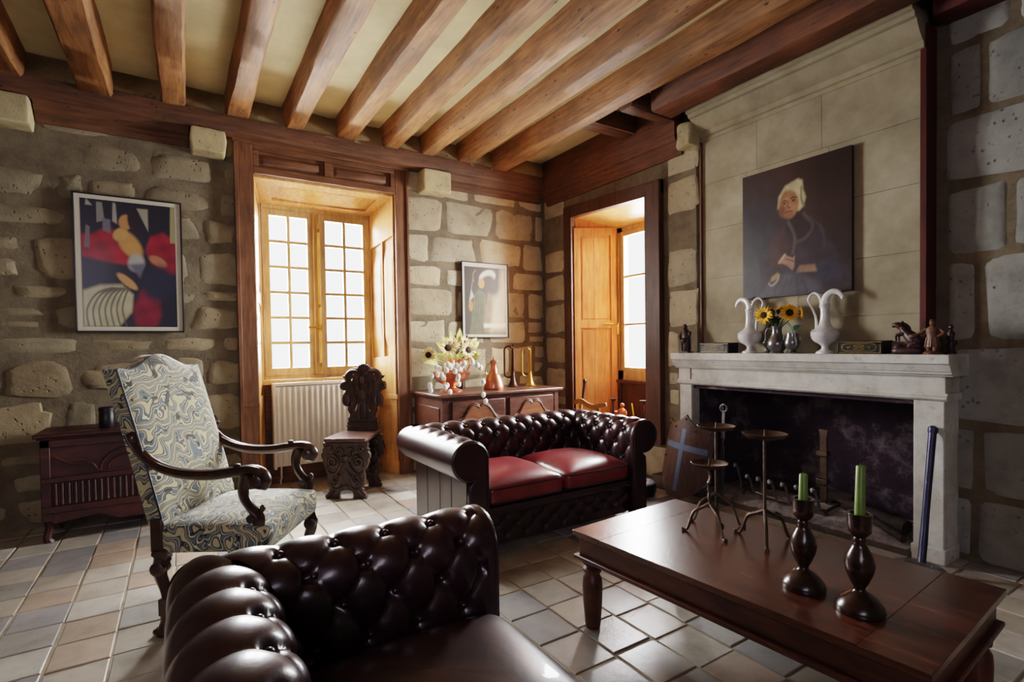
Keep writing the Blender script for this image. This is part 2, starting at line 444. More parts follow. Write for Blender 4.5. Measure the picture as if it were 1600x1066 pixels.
rubble = dict(h=(.14, .36), w=(.2, .58), g=.048, split=.5, skip=.05, ex=4.5, jit=.36, depth=.010, col=rgb(152, 140, 114))
ashlar = dict(h=(.21, .40), w=(.26, .60), g=.032, split=.35, skip=.02, ex=8, jit=.20, depth=.006, col=rgb(180, 170, 144))
rough = dict(h=(.32, .5), w=(.36, .72), g=.024, split=.2, skip=.0, ex=9, jit=.10, depth=.010, col=rgb(152, 150, 142))
rnd = random.Random(11)
# back wall
w = MB(); w.mi = 0
TH = .75
w.box(-3.2, .50, YB, YB + TH, 0, 3.3); w.box(1.78, 4.4, YB, YB + TH, 0, 3.3); w.box(.50, 1.78, YB, YB + TH, 2.72, 3.3); w.box(.50, 1.78, YB + .32, YB + TH, 0, .92)
w.mi = 1
PB = lambda u, v, d: (u, YB - d, v)
rect_stones(w, -3.0, .44, .0, 3.1, [], PB, rubble, rnd)
rect_stones(w, 1.82, 3.50, .0, 3.1, [], PB, ashlar, rnd)
struct('wall_back', w, [MAT['mortar'], MAT['stone']], 'rough limestone rubble wall with the tall paned window and two posters', 'wall')
# right wall with window and fireplace recess
w = MB()
w.box(XR, 4.25, 4.33, YB + .1, 0, 3.3); w.box(XR, 4.25, 2.74, 3.22, 0, 3.3); w.box(XR, 4.25, 3.22, 4.33, 2.56, 3.3); w.box(XR, 4.25, 3.22, 4.33, 0, .34)
w.box(XR2, 4.25, -2.7, 1.235, 0, 3.3)
w.mi = 1
PR = lambda u, v, d: (XR - d, u, v)
rect_stones(w, 2.70, 4.82, 0, 3.0, [(3.05, 4.42, .36, 2.66), (2.5, 2.9, 0, 1.1)], PR, ashlar, random.Random(5))
rect_stones(w, -2.6, 1.17, 0, 3.3, [], lambda u, v, d: (XR2 - d, u, v), rough, random.Random(3))
struct('wall_right', w, [MAT['mortar'], MAT['stone']], 'squared limestone wall holding the fireplace and the narrow window', 'wall')
# unseen room sides that close the space
w = MB(); w.box(-3.2, -3.0, -2.7, YB + .1, 0, 3.3); struct('wall_left', w, MAT['mortar'], 'plain rendered side wall', 'wall')
w = MB(); w.box(-3.2, 4.25, -2.9, -2.7, 0, 3.3); struct('wall_front', w, MAT['mortar'], 'plain rendered wall behind the viewer', 'wall')
# floor: hand-made tiles
f = MB(); f.box(-3.2, 4.25, -2.9, YB + .75, -.1, -.004); f.mi = 1
rt = random.Random(21)
px, py = .2085, .2245
for i in range(-15, 21):
    for j in range(-25, 16):
        x0 = -.055 + px * i + rt.uniform(-.003, .003); y0 = 2.83 + py * j + rt.uniform(-.005, .005) + (.014 if i % 2 else 0)
        if x0 > 3.7 or x0 < -3.05 or y0 > YB + .3 or y0 < -2.7: continue
        k = rt.choice([rgb(182, 172, 158), rgb(170, 161, 148), rgb(190, 181, 166), rgb(182, 163, 146), rgb(166, 162, 156), rgb(194, 188, 176), rgb(154, 151, 150)])
        m = rt.uniform(.85, 1.1); f.col = tuple(c * m for c in k)
        g = .0045; a, b, c, d = x0 + g, x0 + px - g, y0 + g, y0 + py - g; z = rt.uniform(-.001, .002); tz = [rt.uniform(-.0012, .0012) for _ in range(4)]
        e = .004
        f.hexa([(a, c, -.01), (b, c, -.01), (b, d, -.01), (a, d, -.01)], [(a, c, z - .003 + tz[0]), (b, c, z - .003 + tz[1]), (b, d, z - .003 + tz[2]), (a, d, z - .003 + tz[3])])
        f.add([(a, c, z - .003 + tz[0]), (b, c, z - .003 + tz[1]), (b, d, z - .003 + tz[2]), (a, d, z - .003 + tz[3]),
               (a + e, c + e, z + tz[0]), (b - e, c + e, z + tz[1]), (b - e, d - e, z + tz[2]), (a + e, d - e, z + tz[3])],
              [(0, 1, 5, 4), (1, 2, 6, 5), (2, 3, 7, 6), (3, 0, 4, 7), (4, 5, 6, 7)])
struct('floor', f, [MAT['grout'], MAT['tile']], 'worn square clay and stone floor tiles with pale joints', 'floor', smooth=20)
# ceiling
c = MB(); c.box(-3.2, 4.25, -2.9, YB + .1, ZC, ZC + .15)
struct('ceiling', c, MAT['plaster'], 'cream plaster ceiling between the beams', 'ceiling')

def rough_beam(mb, axis, c0, c1, w0, w1, z0, z1, seed, wob=.012, n=60):
    """a hewn beam along axis with wavering arrises; w0..w1 is its width range"""
    def sec(t):
        q = c0 + (c1 - c0) * t
        o = lambda k: noise.noise((q * 1.1, seed * 3.1 + k * 7.7, .5)) * wob + noise.noise((q * 5, seed + k * 3.3, 1.5)) * wob * .35
        return q, [(w0 + o(0), z1), (w0 + .006 + o(1), z0 + .02 + o(2) * .6), (w0 + .022 + o(1), z0 + o(3) * .6), (w1 - .022 + o(4), z0 + o(5) * .6), (w1 - .006 + o(4), z0 + .02 + o(6) * .6), (w1 + o(7), z1)]
    vs = []; fs = []
    for i in range(n + 1):
        q, ps = sec(i / n)
        for a, z in ps: vs.append((a, q, z) if axis == 'y' else (q, a, z))
    for i in range(n):
        for k in range(6):
            k2 = (k + 1) % 6
            fs.append((i * 6 + k, i * 6 + k2, i * 6 + 6 + k2, i * 6 + 6 + k))
    fs.append((5, 4, 3, 2, 1, 0)); fs.append(tuple(range(n * 6, n * 6 + 6)))
    mb.add(vs, fs)
JX = [(-1.33, .17, 3.03), (-.90, .17, 3.03), (-.46, .19, 3.01), (-.01, .165, 3.05), (.42, .165, 3.05), (.84, .165, 3.045), (1.26, .17, 3.045), (1.66, .165, 3.045), (2.04, .165, 3.05), (2.42, .16, 3.05), (2.83, .18, 3.035)]
names = ['far left', 'second from the left', 'third from the left', 'fourth from the left', 'fifth from the left', 'sixth from the left', 'seventh from the left', 'eighth from the left', 'ninth from the left', 'tenth from the left', 'last one before the chimney']
for i, (x, wd, z) in enumerate(JX):
    b = MB(); rough_beam(b, 'y', -2.7, YB - .12, x - wd / 2, x + wd / 2, z, ZC + .01, i + 1, .016, 80)
    struct('ceiling_beam', b, MAT['joist'], 'worm-eaten oak ceiling joist, ' + names[i], 'beam', smooth=50)
b = MB(); rough_beam(b, 'x', -3.0, 3.46, YB - .17, YB + .02, 2.92, 3.05, 40, .012, 80)
for i in range(len(JX) - 1):   # stone and mortar fill between the joist ends, seen as rough patches
    pass
struct('wall_beam', b, MAT['plate'], 'dark oak wall plate running along the window wall', 'beam', smooth=50)
b = MB()
for i in range(-1, len(JX)):
    x0 = JX[i][0] + JX[i][1] / 2 if i >= 0 else -3.0; x1 = JX[i + 1][0] - JX[i + 1][1] / 2 if i + 1 < len(JX) else 3.45
    rr = random.Random(i); b.col = rgb(150, 132, 98)
    b.grid(lambda u, v: (x0 - .01 + (x1 - x0 + .02) * u, YB - .115 - .045 * (1 - v) + noise.noise((x0 + u * 2, v * 3, i)) * .02, 3.03 + .20 * v), 10, 5)
struct('trim_1', b, MAT['stone'], 'rough mortar filling between the joist ends', 'infill')
# wooden moulding under the plate, left and right of the window casing
def moulding(x0, x1):
    m = MB(); pr = [(YB + .01, 2.80), (YB - .02, 2.80), (YB - .03, 2.825), (YB - .055, 2.84), (YB - .06, 2.86), (YB - .09, 2.875), (YB - .10, 2.9), (YB - .12, 2.925), (YB + .01, 2.925)]
    m.prism([(p[0], p[1]) for p in pr], x0, x1, basis((0, 0, 0), (0, 1, 0), (0, 0, 1), (1, 0, 0))); return m
struct('trim_2', moulding(-.80, .09), MAT['plate'], 'dark moulded board under the wall plate, above the large poster', 'trim')
struct('trim_3', moulding(2.28, 3.44), MAT['plate'], 'dark moulded board under the wall plate, above the small poster', 'trim')
b = MB(); rough_beam(b, 'y', 2.86, YB - .1, XR - .12, XR + .02, 2.86, 3.08, 51, .008, 40)
m2 = [(XR + .01, 2.76), (XR - .02, 2.76), (XR - .035, 2.79), (XR - .06, 2.81), (XR - .065, 2.84), (XR - .10, 2.87), (XR + .01, 2.87)]
b.prism([(p[0], p[1]) for p in m2], -4.72, -2.86, basis((0, 0, 0), (1, 0, 0), (0, 0, 1), (0, -1, 0)))
b.box(XR - .10, XR, 2.86, YB - .1, 3.08, ZC)
struct('side_beam', b, MAT['platey'], 'brown moulded side beam above the narrow window', 'beam', smooth=50)
b = MB(); rough_beam(b, 'x', 2.9, XR - .02, 3.30, 3.46, 3.05, 3.16, 61, .008, 20); b.box(2.9, 3.45, 3.28, 3.30, 3.05, 3.2)
struct('trimmer_beam', b, MAT['plate'], 'short cross beam framing the dark gap beside the chimney', 'beam', smooth=50)
b = MB(); rough_beam(b, 'x', 2.9, XR - .05, 2.84, 2.98, 3.01, 3.15, 63, .01, 20)
struct('trimmer_beam', b, MAT['plate'], 'short cross beam nearest the chimney cornice', 'beam', smooth=50)
b = MB(); rough_beam(b, 'y', -2.7, 2.80, 3.06, 3.30, 2.985, ZC + .01, 71, .02, 70)
struct('hearth_beam', b, MAT['platey'], 'heavy dark beam running along the chimney cornice', 'beam', smooth=50)
b = MB(); rough_beam(b, 'y', -2.7, 1.16, 3.42, 3.64, 2.96, ZC, 81, .012, 30)
struct('corner_beam', b, MAT['oxred'], 'dark red beam over the wall right of the chimney', 'beam', smooth=50)
# stone corbels under the plate
for x0, x1, z0, z1, lab in ((-1.02, -.81, 2.73, 2.92, 'pale stone corbel under the beam at the far left'), (.10, .335, 2.745, 2.92, 'pale stone corbel beside the large window, left of its casing'), (1.98, 2.27, 2.715, 2.92, 'broken pale stone corbel right of the large window')):
    m = MB(); m.col = rgb(196, 182, 142)
    def fc(p, x, y, z): 
        q = Vector(p); e = noise.noise(q * 9) * .012; return (p[0] + e, p[1] + e * .7, p[2] + e)
    m.superq(((x0 + x1) / 2, YB - .06, (z0 + z1) / 2), (x1 - x0) / 2, .115, (z1 - z0) / 2, .12, .12, 40, 20, fn=fc)
    struct('stone_corbel', m, MAT['stone'], lab, 'corbel')
m = MB(); m.col = rgb(190, 178, 140)
m.superq((XR - .05, 2.76, 2.86), .08, .07, .10, .35, .35, 32, 16, fn=lambda p, x, y, z: (p[0] + noise.noise(Vector(p) * 11) * .02, p[1] + noise.noise(Vector(p) * 13) * .02, p[2] + noise.noise(Vector(p) * 12) * .02))
struct('stone_corbel', m, MAT['stone'], 'broken stone corbel at the left end of the chimney cornice', 'corbel')

# chimney breast of dressed stone
h = MB(); XH = XR + .02
h.box(XH, 4.3, 1.235, 2.685, .885, 3.3); h.box(4.05, 4.3, 1.1, 2.9, 0, .9); h.box(XH + .10, 4.3, 1.11, 1.236, 0, .9); h.box(XH, 4.3, 2.74, 2.80, 0, 1.1)
# thin-jointed blocks
rh = random.Random(9); z = 1.0; rows = [(1.0, 1.37), (1.37, 1.72), (1.72, 2.1), (2.1, 2.46), (2.46, 2.84)]
for r, (z0, z1) in enumerate(rows):
    y = 1.24
    while y < 2.68:
        wd = rh.uniform(.42, .72)
        if y + wd > 2.5: wd = 2.685 - y
        k = rh.uniform(.96, 1.03); h.col = (k, k, k)
        g = .0012; a, b2 = y + g, y + wd - g
        h.hexa([(XH, a, z0 + g), (XH, b2, z0 + g), (XH, b2, z1 - g), (XH, a, z1 - g)], [(XH - .012, a, z0 + g), (XH - .012, b2, z0 + g), (XH - .012, b2, z1 - g), (XH - .012, a, z1 - g)])
        y += wd
h.col = (1, 1, 1)
struct('chimney_wall', h, MAT['hood'], 'smooth dressed stone chimney breast above the mantel', 'chimney', smooth=30)
m = MB()
pr = [(XH + .01, 2.80), (XH - .02, 2.80), (XH - .025, 2.825), (XH - .045, 2.83), (XH - .05, 2.85), (XH - .055, 2.862), (XH - .075, 2.87), (XH - .11, 2.905), (XH - .135, 2.94), (XH - .14, 2.955), (XH - .165, 2.96), (XH - .17, 2.985), (XH - .195, 2.99), (XH - .2, 3.02), (XH - .2, 3.03), (XH + .01, 3.03)]
m.prism(pr, -2.70, -1.215, basis((0, 0, 0), (1, 0, 0), (0, 0, 1), (0, -1, 0)))
struct('trim_4', m, MAT['hood'], 'moulded stone cornice at the top of the chimney breast', 'cornice', smooth=25)
m = MB(); m.box(XR - .012, XR + .13, 1.205, 1.237, 1.14, 2.96)
struct('trim_5', m, MAT['oxred'], 'dark red upright board at the right edge of the chimney breast', 'trim', bevel=.003)
m = MB(); m.box(XR - .016, XR + .03, 2.683, 2.697, 1.14, 2.80)
struct('trim_6', m, MAT['casing'], 'thin wooden strip at the left edge of the chimney breast', 'trim', bevel=.003)
# ------------------------------------------------------------ window 1 in the back wall
W1 = thing('window_1', 'tall double casement window with small panes in a pine-panelled opening', 'window', (1.14, YB, 0)); W1['kind'] = 'structure'
def at1(mb, name, mats, bevel=.004, parent=W1, **k):
    # geometry given in world coordinates, stored relative to the window
    mb.v = [(x - 1.14, y - YB, z) for x, y, z in mb.v]
    return obj(name, mb, mats, parent, bevel, **k)
YF = 5.12
m = MB()   # casing boards
m.box(.415, .535, YB - .045, YB + .02, 0, 2.90); m.box(1.742, 1.855, YB - .045, YB + .02, 0, 2.90)
m.box(.395, .425, YB - .06, YB + .02, 0, 2.9); m.box(1.845, 1.868, YB - .06, YB + .02, 0, 2.9)
m.box(.40, .54, YB - .055, YB + .03, .745, .775)
at1(m, 'casing_upright', MAT['casing'])
m = MB(); m.box(.536, 1.741, YB - .044, YB + .02, 2.67, 2.728); m.box(.536, 1.741, YB - .044, YB + .02, 2.858, 2.905); m.box(.535, 1.742, YB - .014, YB - .004, 2.70, 2.9); m.box(.536, .575, YB - .044, YB + .02, 2.728, 2.858); m.box(1.70, 1.741, YB - .044, YB + .02, 2.728, 2.858)
for a, b in ((.60, 1.075), (1.195, 1.675)): m.hexa([(a, YB - .013, 2.75), (b, YB - .013, 2.75), (b, YB - .013, 2.836), (a, YB - .013, 2.836)], [(a + .025, YB - .030, 2.772), (b - .025, YB - .030, 2.772), (b - .025, YB - .030, 2.816), (a + .025, YB - .030, 2.816)])
m.box(1.10, 1.17, YB - .044, YB + .02, 2.728, 2.858)
m.box(.385, 1.875, YB - .075, YB, 2.895, 2.93)
at1(m, 'header_panel', MAT['casing_h'])
# reveals: soffit and splayed sides with raised panels
def quadpanel(a, b, c, d, ins, depth, nrm, rail=(.07, .07)):
    """panelled board on quad a-b-c-d: frame, sunk field"""
    mb = MB(); A, B, Cc, D = map(Vector, (a, b, c, d)); n = Vector(nrm)
    P = lambda u, v, k: A * (1 - u) * (1 - v) + B * u * (1 - v) + Cc * u * v + D * (1 - u) * v + n * k
    def block(u0, u1, v0, v1, k0, k1):
        mb.hexa([P(u0, v0, k0), P(u1, v0, k0), P(u1, v1, k0), P(u0, v1, k0)], [P(u0, v0, k1), P(u1, v0, k1), P(u1, v1, k1), P(u0, v1, k1)])
    block(0, 1, 0, 1, -.02, 0)
    for (u0, u1, v0, v1) in ins:
        pass
    us = sorted(set([0, 1] + [x for q in ins for x in q[:2]])); 
    # stiles / rails around the sunk fields
    ul = min(q[0] for q in ins); uh = max(q[1] for q in ins)
    block(0, ul, 0, 1, 0, depth); block(uh, 1, 0, 1, 0, depth)
    vs_ = sorted([(q[2], q[3]) for q in ins]); lo = 0
    for v0, v1 in vs_:
        block(ul, uh, lo, v0, 0, depth); lo = v1
    block(ul, uh, lo, 1, 0, depth)
    for (u0, u1, v0, v1) in ins:   # raised field
        du, dv = (u1 - u0) * .2, min((v1 - v0) * .2, .045)
        mb.hexa([P(u0 + du * .4, v0 + dv * .4, 0), P(u1 - du * .4, v0 + dv * .4, 0), P(u1 - du * .4, v1 - dv * .4, 0), P(u0 + du * .4, v1 - dv * .4, 0)],
                [P(u0 + du, v0 + dv, depth * .7), P(u1 - du, v0 + dv, depth * .7), P(u1 - du, v1 - dv, depth * .7), P(u0 + du, v1 - dv, depth * .7)])
    return mb
m = quadpanel((.535, YB, 2.672), (1.742, YB, 2.672), (1.62, YF, 2.53), (.62, YF, 2.53), [(.1, .9, .22, .8)], .022, (0, 0, -1))
at1(m, 'soffit_panel', MAT['reveal'], .002)
nr = Vector((-1, -.4, 0)).normalized(); nl = Vector((1, -.3, 0)).normalized()
m = quadpanel((1.742, YB, .76), (1.742, YB, 2.67), (1.61, YF, 2.54), (1.61, YF, .76), [(.2, .8, .03, .46), (.2, .8, .52, .96)], .018, nr)
at1(m, 'reveal_panel', MAT['reveal'], .002)
m = quadpanel((.535, YB, .76), (.61, YF, .76), (.61, YF, 2.54), (.535, YB, 2.67), [(.2, .8, .03, .46), (.2, .8, .52, .96)], .010, nl)
at1(m, 'reveal_panel', MAT['reveal'], .002)
m = quadpanel((1.742, YB, .12), (1.742, YB, .72), (1.61, YF, .72), (1.61, YF, .12), [(.1, .9, .22, .78)], .012, nr); m.hexa([(1.745, YB - .02, .0), (1.745, YB, .0), (1.61, YF, 0), (1.59, YF - .01, 0)], [(1.745, YB - .02, .13), (1.745, YB, .13), (1.61, YF, .13), (1.59, YF - .01, .13)])
m.hexa([(1.73, YB - .02, .72), (1.76, YB - .02, .72), (1.64, YF, .72), (1.585, YF, .72)], [(1.73, YB - .02, .765), (1.76, YB - .02, .765), (1.64, YF, .765), (1.585, YF, .765)])
at1(m, 'dado_panel', MAT['reveal'], .002)
m = quadpanel((.535, YB, .0), (.61, YF, .0), (.61, YF, .76), (.535, YB, .76), [(.2, .8, .2, .85)], .012, nl); at1(m, 'dado_panel', MAT['reveal'], .002)
m = MB(); m.box(.60, 1.62, YF + .0, YF + .02, 0, .80); m.box(.58, 1.64, YF - .03, YF + .02, .80, .90); m.box(.62, .70, YF - .02, YF, .1, .80)
at1(m, 'apron_panel', MAT['casing_h'], .003)
m = MB(); m.box(.56, 1.66, YF - .09, YF + .1, .90, .945); at1(m, 'window_sill', MAT['reveal'], .006)
# fixed frame and the two sashes
m = MB(); m.box(.585, .63, YF, YF + .09, .94, 2.55); m.box(1.585, 1.63, YF, YF + .09, .94, 2.55); m.box(.585, 1.63, YF, YF + .09, 2.475, 2.56); m.box(.585, 1.63, YF, YF + .09, .94, .975)
at1(m, 'window_frame', MAT['sash'], .004)
def sash(x0, x1, z0, z1, st, rows, cols):
    s = MB(); y0, y1 = YF - .006, YF + .045
    s.box(x0, x0 + st, y0, y1, z0, z1); s.box(x1 - st, x1, y0, y1, z0, z1); s.box(x0 + st - .002, x1 - st + .002, y0 + .001, y1 - .001, z1 - st, z1); s.box(x0 + st - .002, x1 - st + .002, y0 + .001, y1 - .001, z0, z0 + .07)
    a, b, c, d = x0 + st, x1 - st, z0 + .07, z1 - st
    for i in range(1, cols):
        x = a + (b - a) * i / cols; s.box(x - .013, x + .013, y0 + .006, y1 - .006, c, d)
    for j in range(1, rows):
        z = c + (d - c) * j / rows; s.box(a, b, y0 + .009, y1 - .007, z - .013, z + .013)
    o = at1(s, 'sash', MAT['sash'], .003)
    g = MB(); g.box(a, b, YF + .018, YF + .022, c, d); at1(g, 'glass_pane', MAT['glass'], 0, o)
    return o
sash(.632, 1.068, .975, 2.475, .058, 6, 2); sash(1.112, 1.583, .975, 2.475, .058, 6, 2)
m = MB(); m.box(1.06, 1.12, YF - .02, YF + .05, .975, 2.475); at1(m, 'meeting_stile', MAT['sash'], .006)
m = MB(); m.tube([(1.10, YF - .032, z) for z in (.985, 1.6, 2.47)], .007, 8); m.box(1.085, 1.115, YF - .036, YF - .02, 1.38, 1.44); m.tube([(1.10, YF - .04, 1.41), (1.05, YF - .055, 1.415), (.99, YF - .055, 1.41)], [.008, .009, .012], 8)
for z in (1.05, 1.6, 2.3): m.box(1.088, 1.112, YF - .038, YF - .02, z, z + .03)
at1(m, 'bolt_handle', MAT['brass'], 0)

# ------------------------------------------------------------ window 2 in the right wall
W2 = thing('window_2', 'narrow window with three plain panes beside the fireplace, in a dark oak casing', 'window', (XR, 3.78, 0)); W2['kind'] = 'structure'
def at2(mb, name, mats, bevel=.004, parent=W2, **k):
    mb.v = [(x - XR, y - 3.78, z) for x, y, z in mb.v]
    return obj(name, mb, mats, parent, bevel, **k)
m = MB()   # casing; its head dips slightly to the right as the photo shows
m.box(XR - .04, XR + .03, 4.285, 4.41, .345, 2.67); m.box(XR - .04, XR + .03, 3.13, 3.262, .345, 2.61); m.box(XR - .06, XR + .03, 3.075, 3.13, .345, 2.615)
m.hexa([(XR - .038, 3.075, 2.50), (XR + .03, 3.075, 2.50), (XR + .03, 4.41, 2.555), (XR - .038, 4.41, 2.555)], [(XR - .038, 3.075, 2.62), (XR + .03, 3.075, 2.62), (XR + .03, 4.41, 2.678), (XR - .038, 4.41, 2.678)])
at2(m, 'casing_board', MAT['casing2'])
XF = 3.90
m = MB(); m.hexa([(XR, 4.30, .345), (XF, 4.06, .345), (XF + .02, 4.10, .345), (XR, 4.34, .345)], [(XR, 4.30, 2.56), (XF, 4.06, 2.46), (XF + .02, 4.10, 2.46), (XR, 4.34, 2.56)])
at2(m, 'reveal_panel', MAT['shutter'], 0)
m = MB(); m.hexa([(XR, 3.24, 2.53), (XF, 3.24, 2.43), (XF, 4.12, 2.43), (XR, 4.32, 2.56)], [(XR, 3.24, 2.6), (XF, 3.24, 2.6), (XF, 4.12, 2.6), (XR, 4.32, 2.6)]); at2(m, 'soffit_panel', MAT['reveal'], 0)
m = MB(); m.box(XR, 4.22, 3.20, 3.245, .345, 2.56); at2(m, 'reveal_panel', MAT['shutter'], 0)
# shutter leaf folded on the left reveal
d2 = Vector((XF - XR, -.24, 0)).normalized(); n2 = Vector((-.24, -(XF - XR), 0)).normalized(); L2 = .445
o2 = Vector((XR + .005, 4.297, 0)) + n2 * .004
def SH(u, k, z): p = o2 + d2 * u + n2 * k; return (p.x, p.y, z)
def shbox(mb, u0, u1, k0, k1, z0, z1): mb.hexa([SH(u0, k1, z0), SH(u1, k1, z0), SH(u1, k0, z0), SH(u0, k0, z0)], [SH(u0, k1, z1), SH(u1, k1, z1), SH(u1, k0, z1), SH(u0, k0, z1)])
m = MB(); shbox(m, .0, L2, 0, .012, .36, 2.44)
for a, b, c, d in ((0, .06, .36, 2.44), (L2 - .06, L2, .36, 2.44), (.06, L2 - .06, 2.36, 2.44), (.06, L2 - .06, 1.39, 1.47), (.06, L2 - .06, .36, .46)): shbox(m, a, b, .01, .026, c, d)
for a, b in ((1.49, 2.34), (.48, 1.37)):
    shbox(m, .085, .205, .01, .018, a, b); shbox(m, .208, L2 - .085, .01, .018, a, b)
sh = at2(m, 'shutter', MAT['shutter'], .002)
m = MB(); m.tube([SH(.32, .026, 1.43), SH(.32, .055, 1.43)], .008, 8); m.tube([SH(.30, .055, 1.432), SH(.40, .055, 1.428)], .011, 8); at2(m, 'handle', MAT['brass'], 0, sh)
m = MB(); m.box(XF, XF + .08, 3.245, 4.09, .84, .945); m.box(XF, XF + .08, 3.98, 4.09, .84, 2.46); m.box(XF, XF + .08, 3.245, 4.09, 2.38, 2.46); m.box(XF, XF + .08, 3.245, 3.31, .84, 2.46)
at2(m, 'window_frame', MAT['sash'], .004)
s = MB(); y0, y1, z0, z1 = 3.31, 4.0, .945, 2.385; X0 = XF - .01
s.box(X0, X0 + .045, y0, y0 + .05, z0, z1); s.box(X0, X0 + .045, y1 - .045, y1, z0, z1); s.box(X0 + .001, X0 + .044, y0 + .048, y1 - .043, z1 - .05, z1); s.box(X0 + .001, X0 + .044, y0 + .048, y1 - .043, z0, z0 + .03)
for z in (1.42, 1.915): s.box(X0 + .006, X0 + .04, y0, y1, z - .011, z + .011)
so = at2(s, 'sash', MAT['sash'], .003)
g = MB(); g.box(X0 + .02, X0 + .024, y0 + .05, y1 - .045, z0 + .03, z1 - .05); at2(g, 'glass_pane', MAT['glass'], 0, so)
m = MB(); m.tube([(X0 - .012, 4.02, 1.0), (X0 - .012, 4.02, 2.38)], .007, 8); m.tube([(X0 - .02, 4.02, 1.44), (X0 - .05, 4.0, 1.40), (X0 - .05, 4.0, 1.32)], .008, 8); at2(m, 'bolt_handle', MAT['brass'], 0)
m = MB(); m.box(XF - .01, XF + .02, 3.245, 4.12, .36, .82); m.box(XF - .04, XF + .03, 3.245, 4.12, .81, .845); m.box(XF - .03, XF, 3.26, 3.34, .36, .81); m.box(XF - .03, XF, 4.0, 4.1, .36, .81); at2(m, 'apron_panel', MAT['casing2'], .003)
m = MB(); m.hexa([(XR - .02, 3.24, .335), (XF, 3.24, .335), (XF, 4.1, .335), (XR - .02, 4.32, .335)], [(XR - .02, 3.24, .365), (XF, 3.24, .365), (XF, 4.1, .365), (XR - .02, 4.32, .365)]); at2(m, 'window_seat', MAT['casing2'], .003)
# ------------------------------------------------------------ chesterfield sofas
def tuft(l, t, p=.14, q=.10, t0=.085, rows=4):
    """depth pattern of a deep-buttoned surface; 0 at folds, 1 at the pillow tops"""
    tl = t0 + q * (rows - 1)
    a = l / p + (t - t0) / (2 * q); b = l / p - (t - t0) / (2 * q)
    dia = (abs(math.sin(PI * a)) * abs(math.sin(PI * b))) ** .5
    off = .5 if (rows - 1) % 2 else 0
    up = abs(math.sin(PI * (l / p - off))) ** .6
    dn = abs(math.sin(PI * l / p)) ** .6
    k = min(max((t - tl + .015) / .045, 0), 1); k2 = min(max((t0 - t + .015) / .045, 0), 1)
    h = dia * (1 - k) * (1 - k2) + up * k + dn * k2
    pit = 0
    r0 = round((t - t0) / q)
    for r in (r0 - 1, r0, r0 + 1):
        if 0 <= r < rows:
            o = .5 if r % 2 else 0
            i = round(l / p - o)
            dl = l - (i + o) * p; dt = t - (t0 + r * q)
            d2 = (dl * dl + dt * dt)
            pit = max(pit, math.exp(-d2 / .00032))
    return h, pit
RC_U, RC_Z, RC_R = .115, .588, .115
def roll_section(t):
    """arc length t -> (u, z, normal u, normal z)"""
    z0 = .32; L1 = RC_Z - z0
    if t < L1: return 0.0, z0 + t, -1.0, 0.0
    th = PI - (t - L1) / RC_R
    return RC_U + RC_R * math.cos(th), RC_Z + RC_R * math.sin(th), math.cos(th), math.sin(th)
TMAX = (RC_Z - .32) + RC_R * math.radians(180 + 105)
HW, YBK = .555, .60
def roll_point(seg, s, t):
    u, z, nu, nz = roll_section(t)
    th = (t - (RC_Z - .32)) / RC_R
    amp = .023 * (1 if th < 2.2 else max(0, 1 - (th - 2.2) / 1.0)) if seg == 'back' else .023 * (1 if th < 1.65 else max(0, 1 - (th - 1.65) / .75) ** 1.5)
    if seg == 'back':
        l = -(HW + u) + 2 * (HW + u) * s
    else:
        l = 0 + (YBK + u) * s
    edge = 1.0
    if seg != 'back': edge = min(1, l / .03)
    h, pit = tuft(l + (0 if seg == 'back' else .05), t, t0=.085 if seg == 'back' else .125)
    d = amp * edge * (h - .75) - .020 * pit * (amp / .023) * edge
    uu, zz = u + nu * d, z + nz * d
    if seg == 'back':
        return (-(HW + uu) + 2 * (HW + uu) * s, YBK + uu, zz)
    y = (YBK + uu) * s
    return ((-HW - uu) if seg == 'left' else (HW + uu), y, zz)
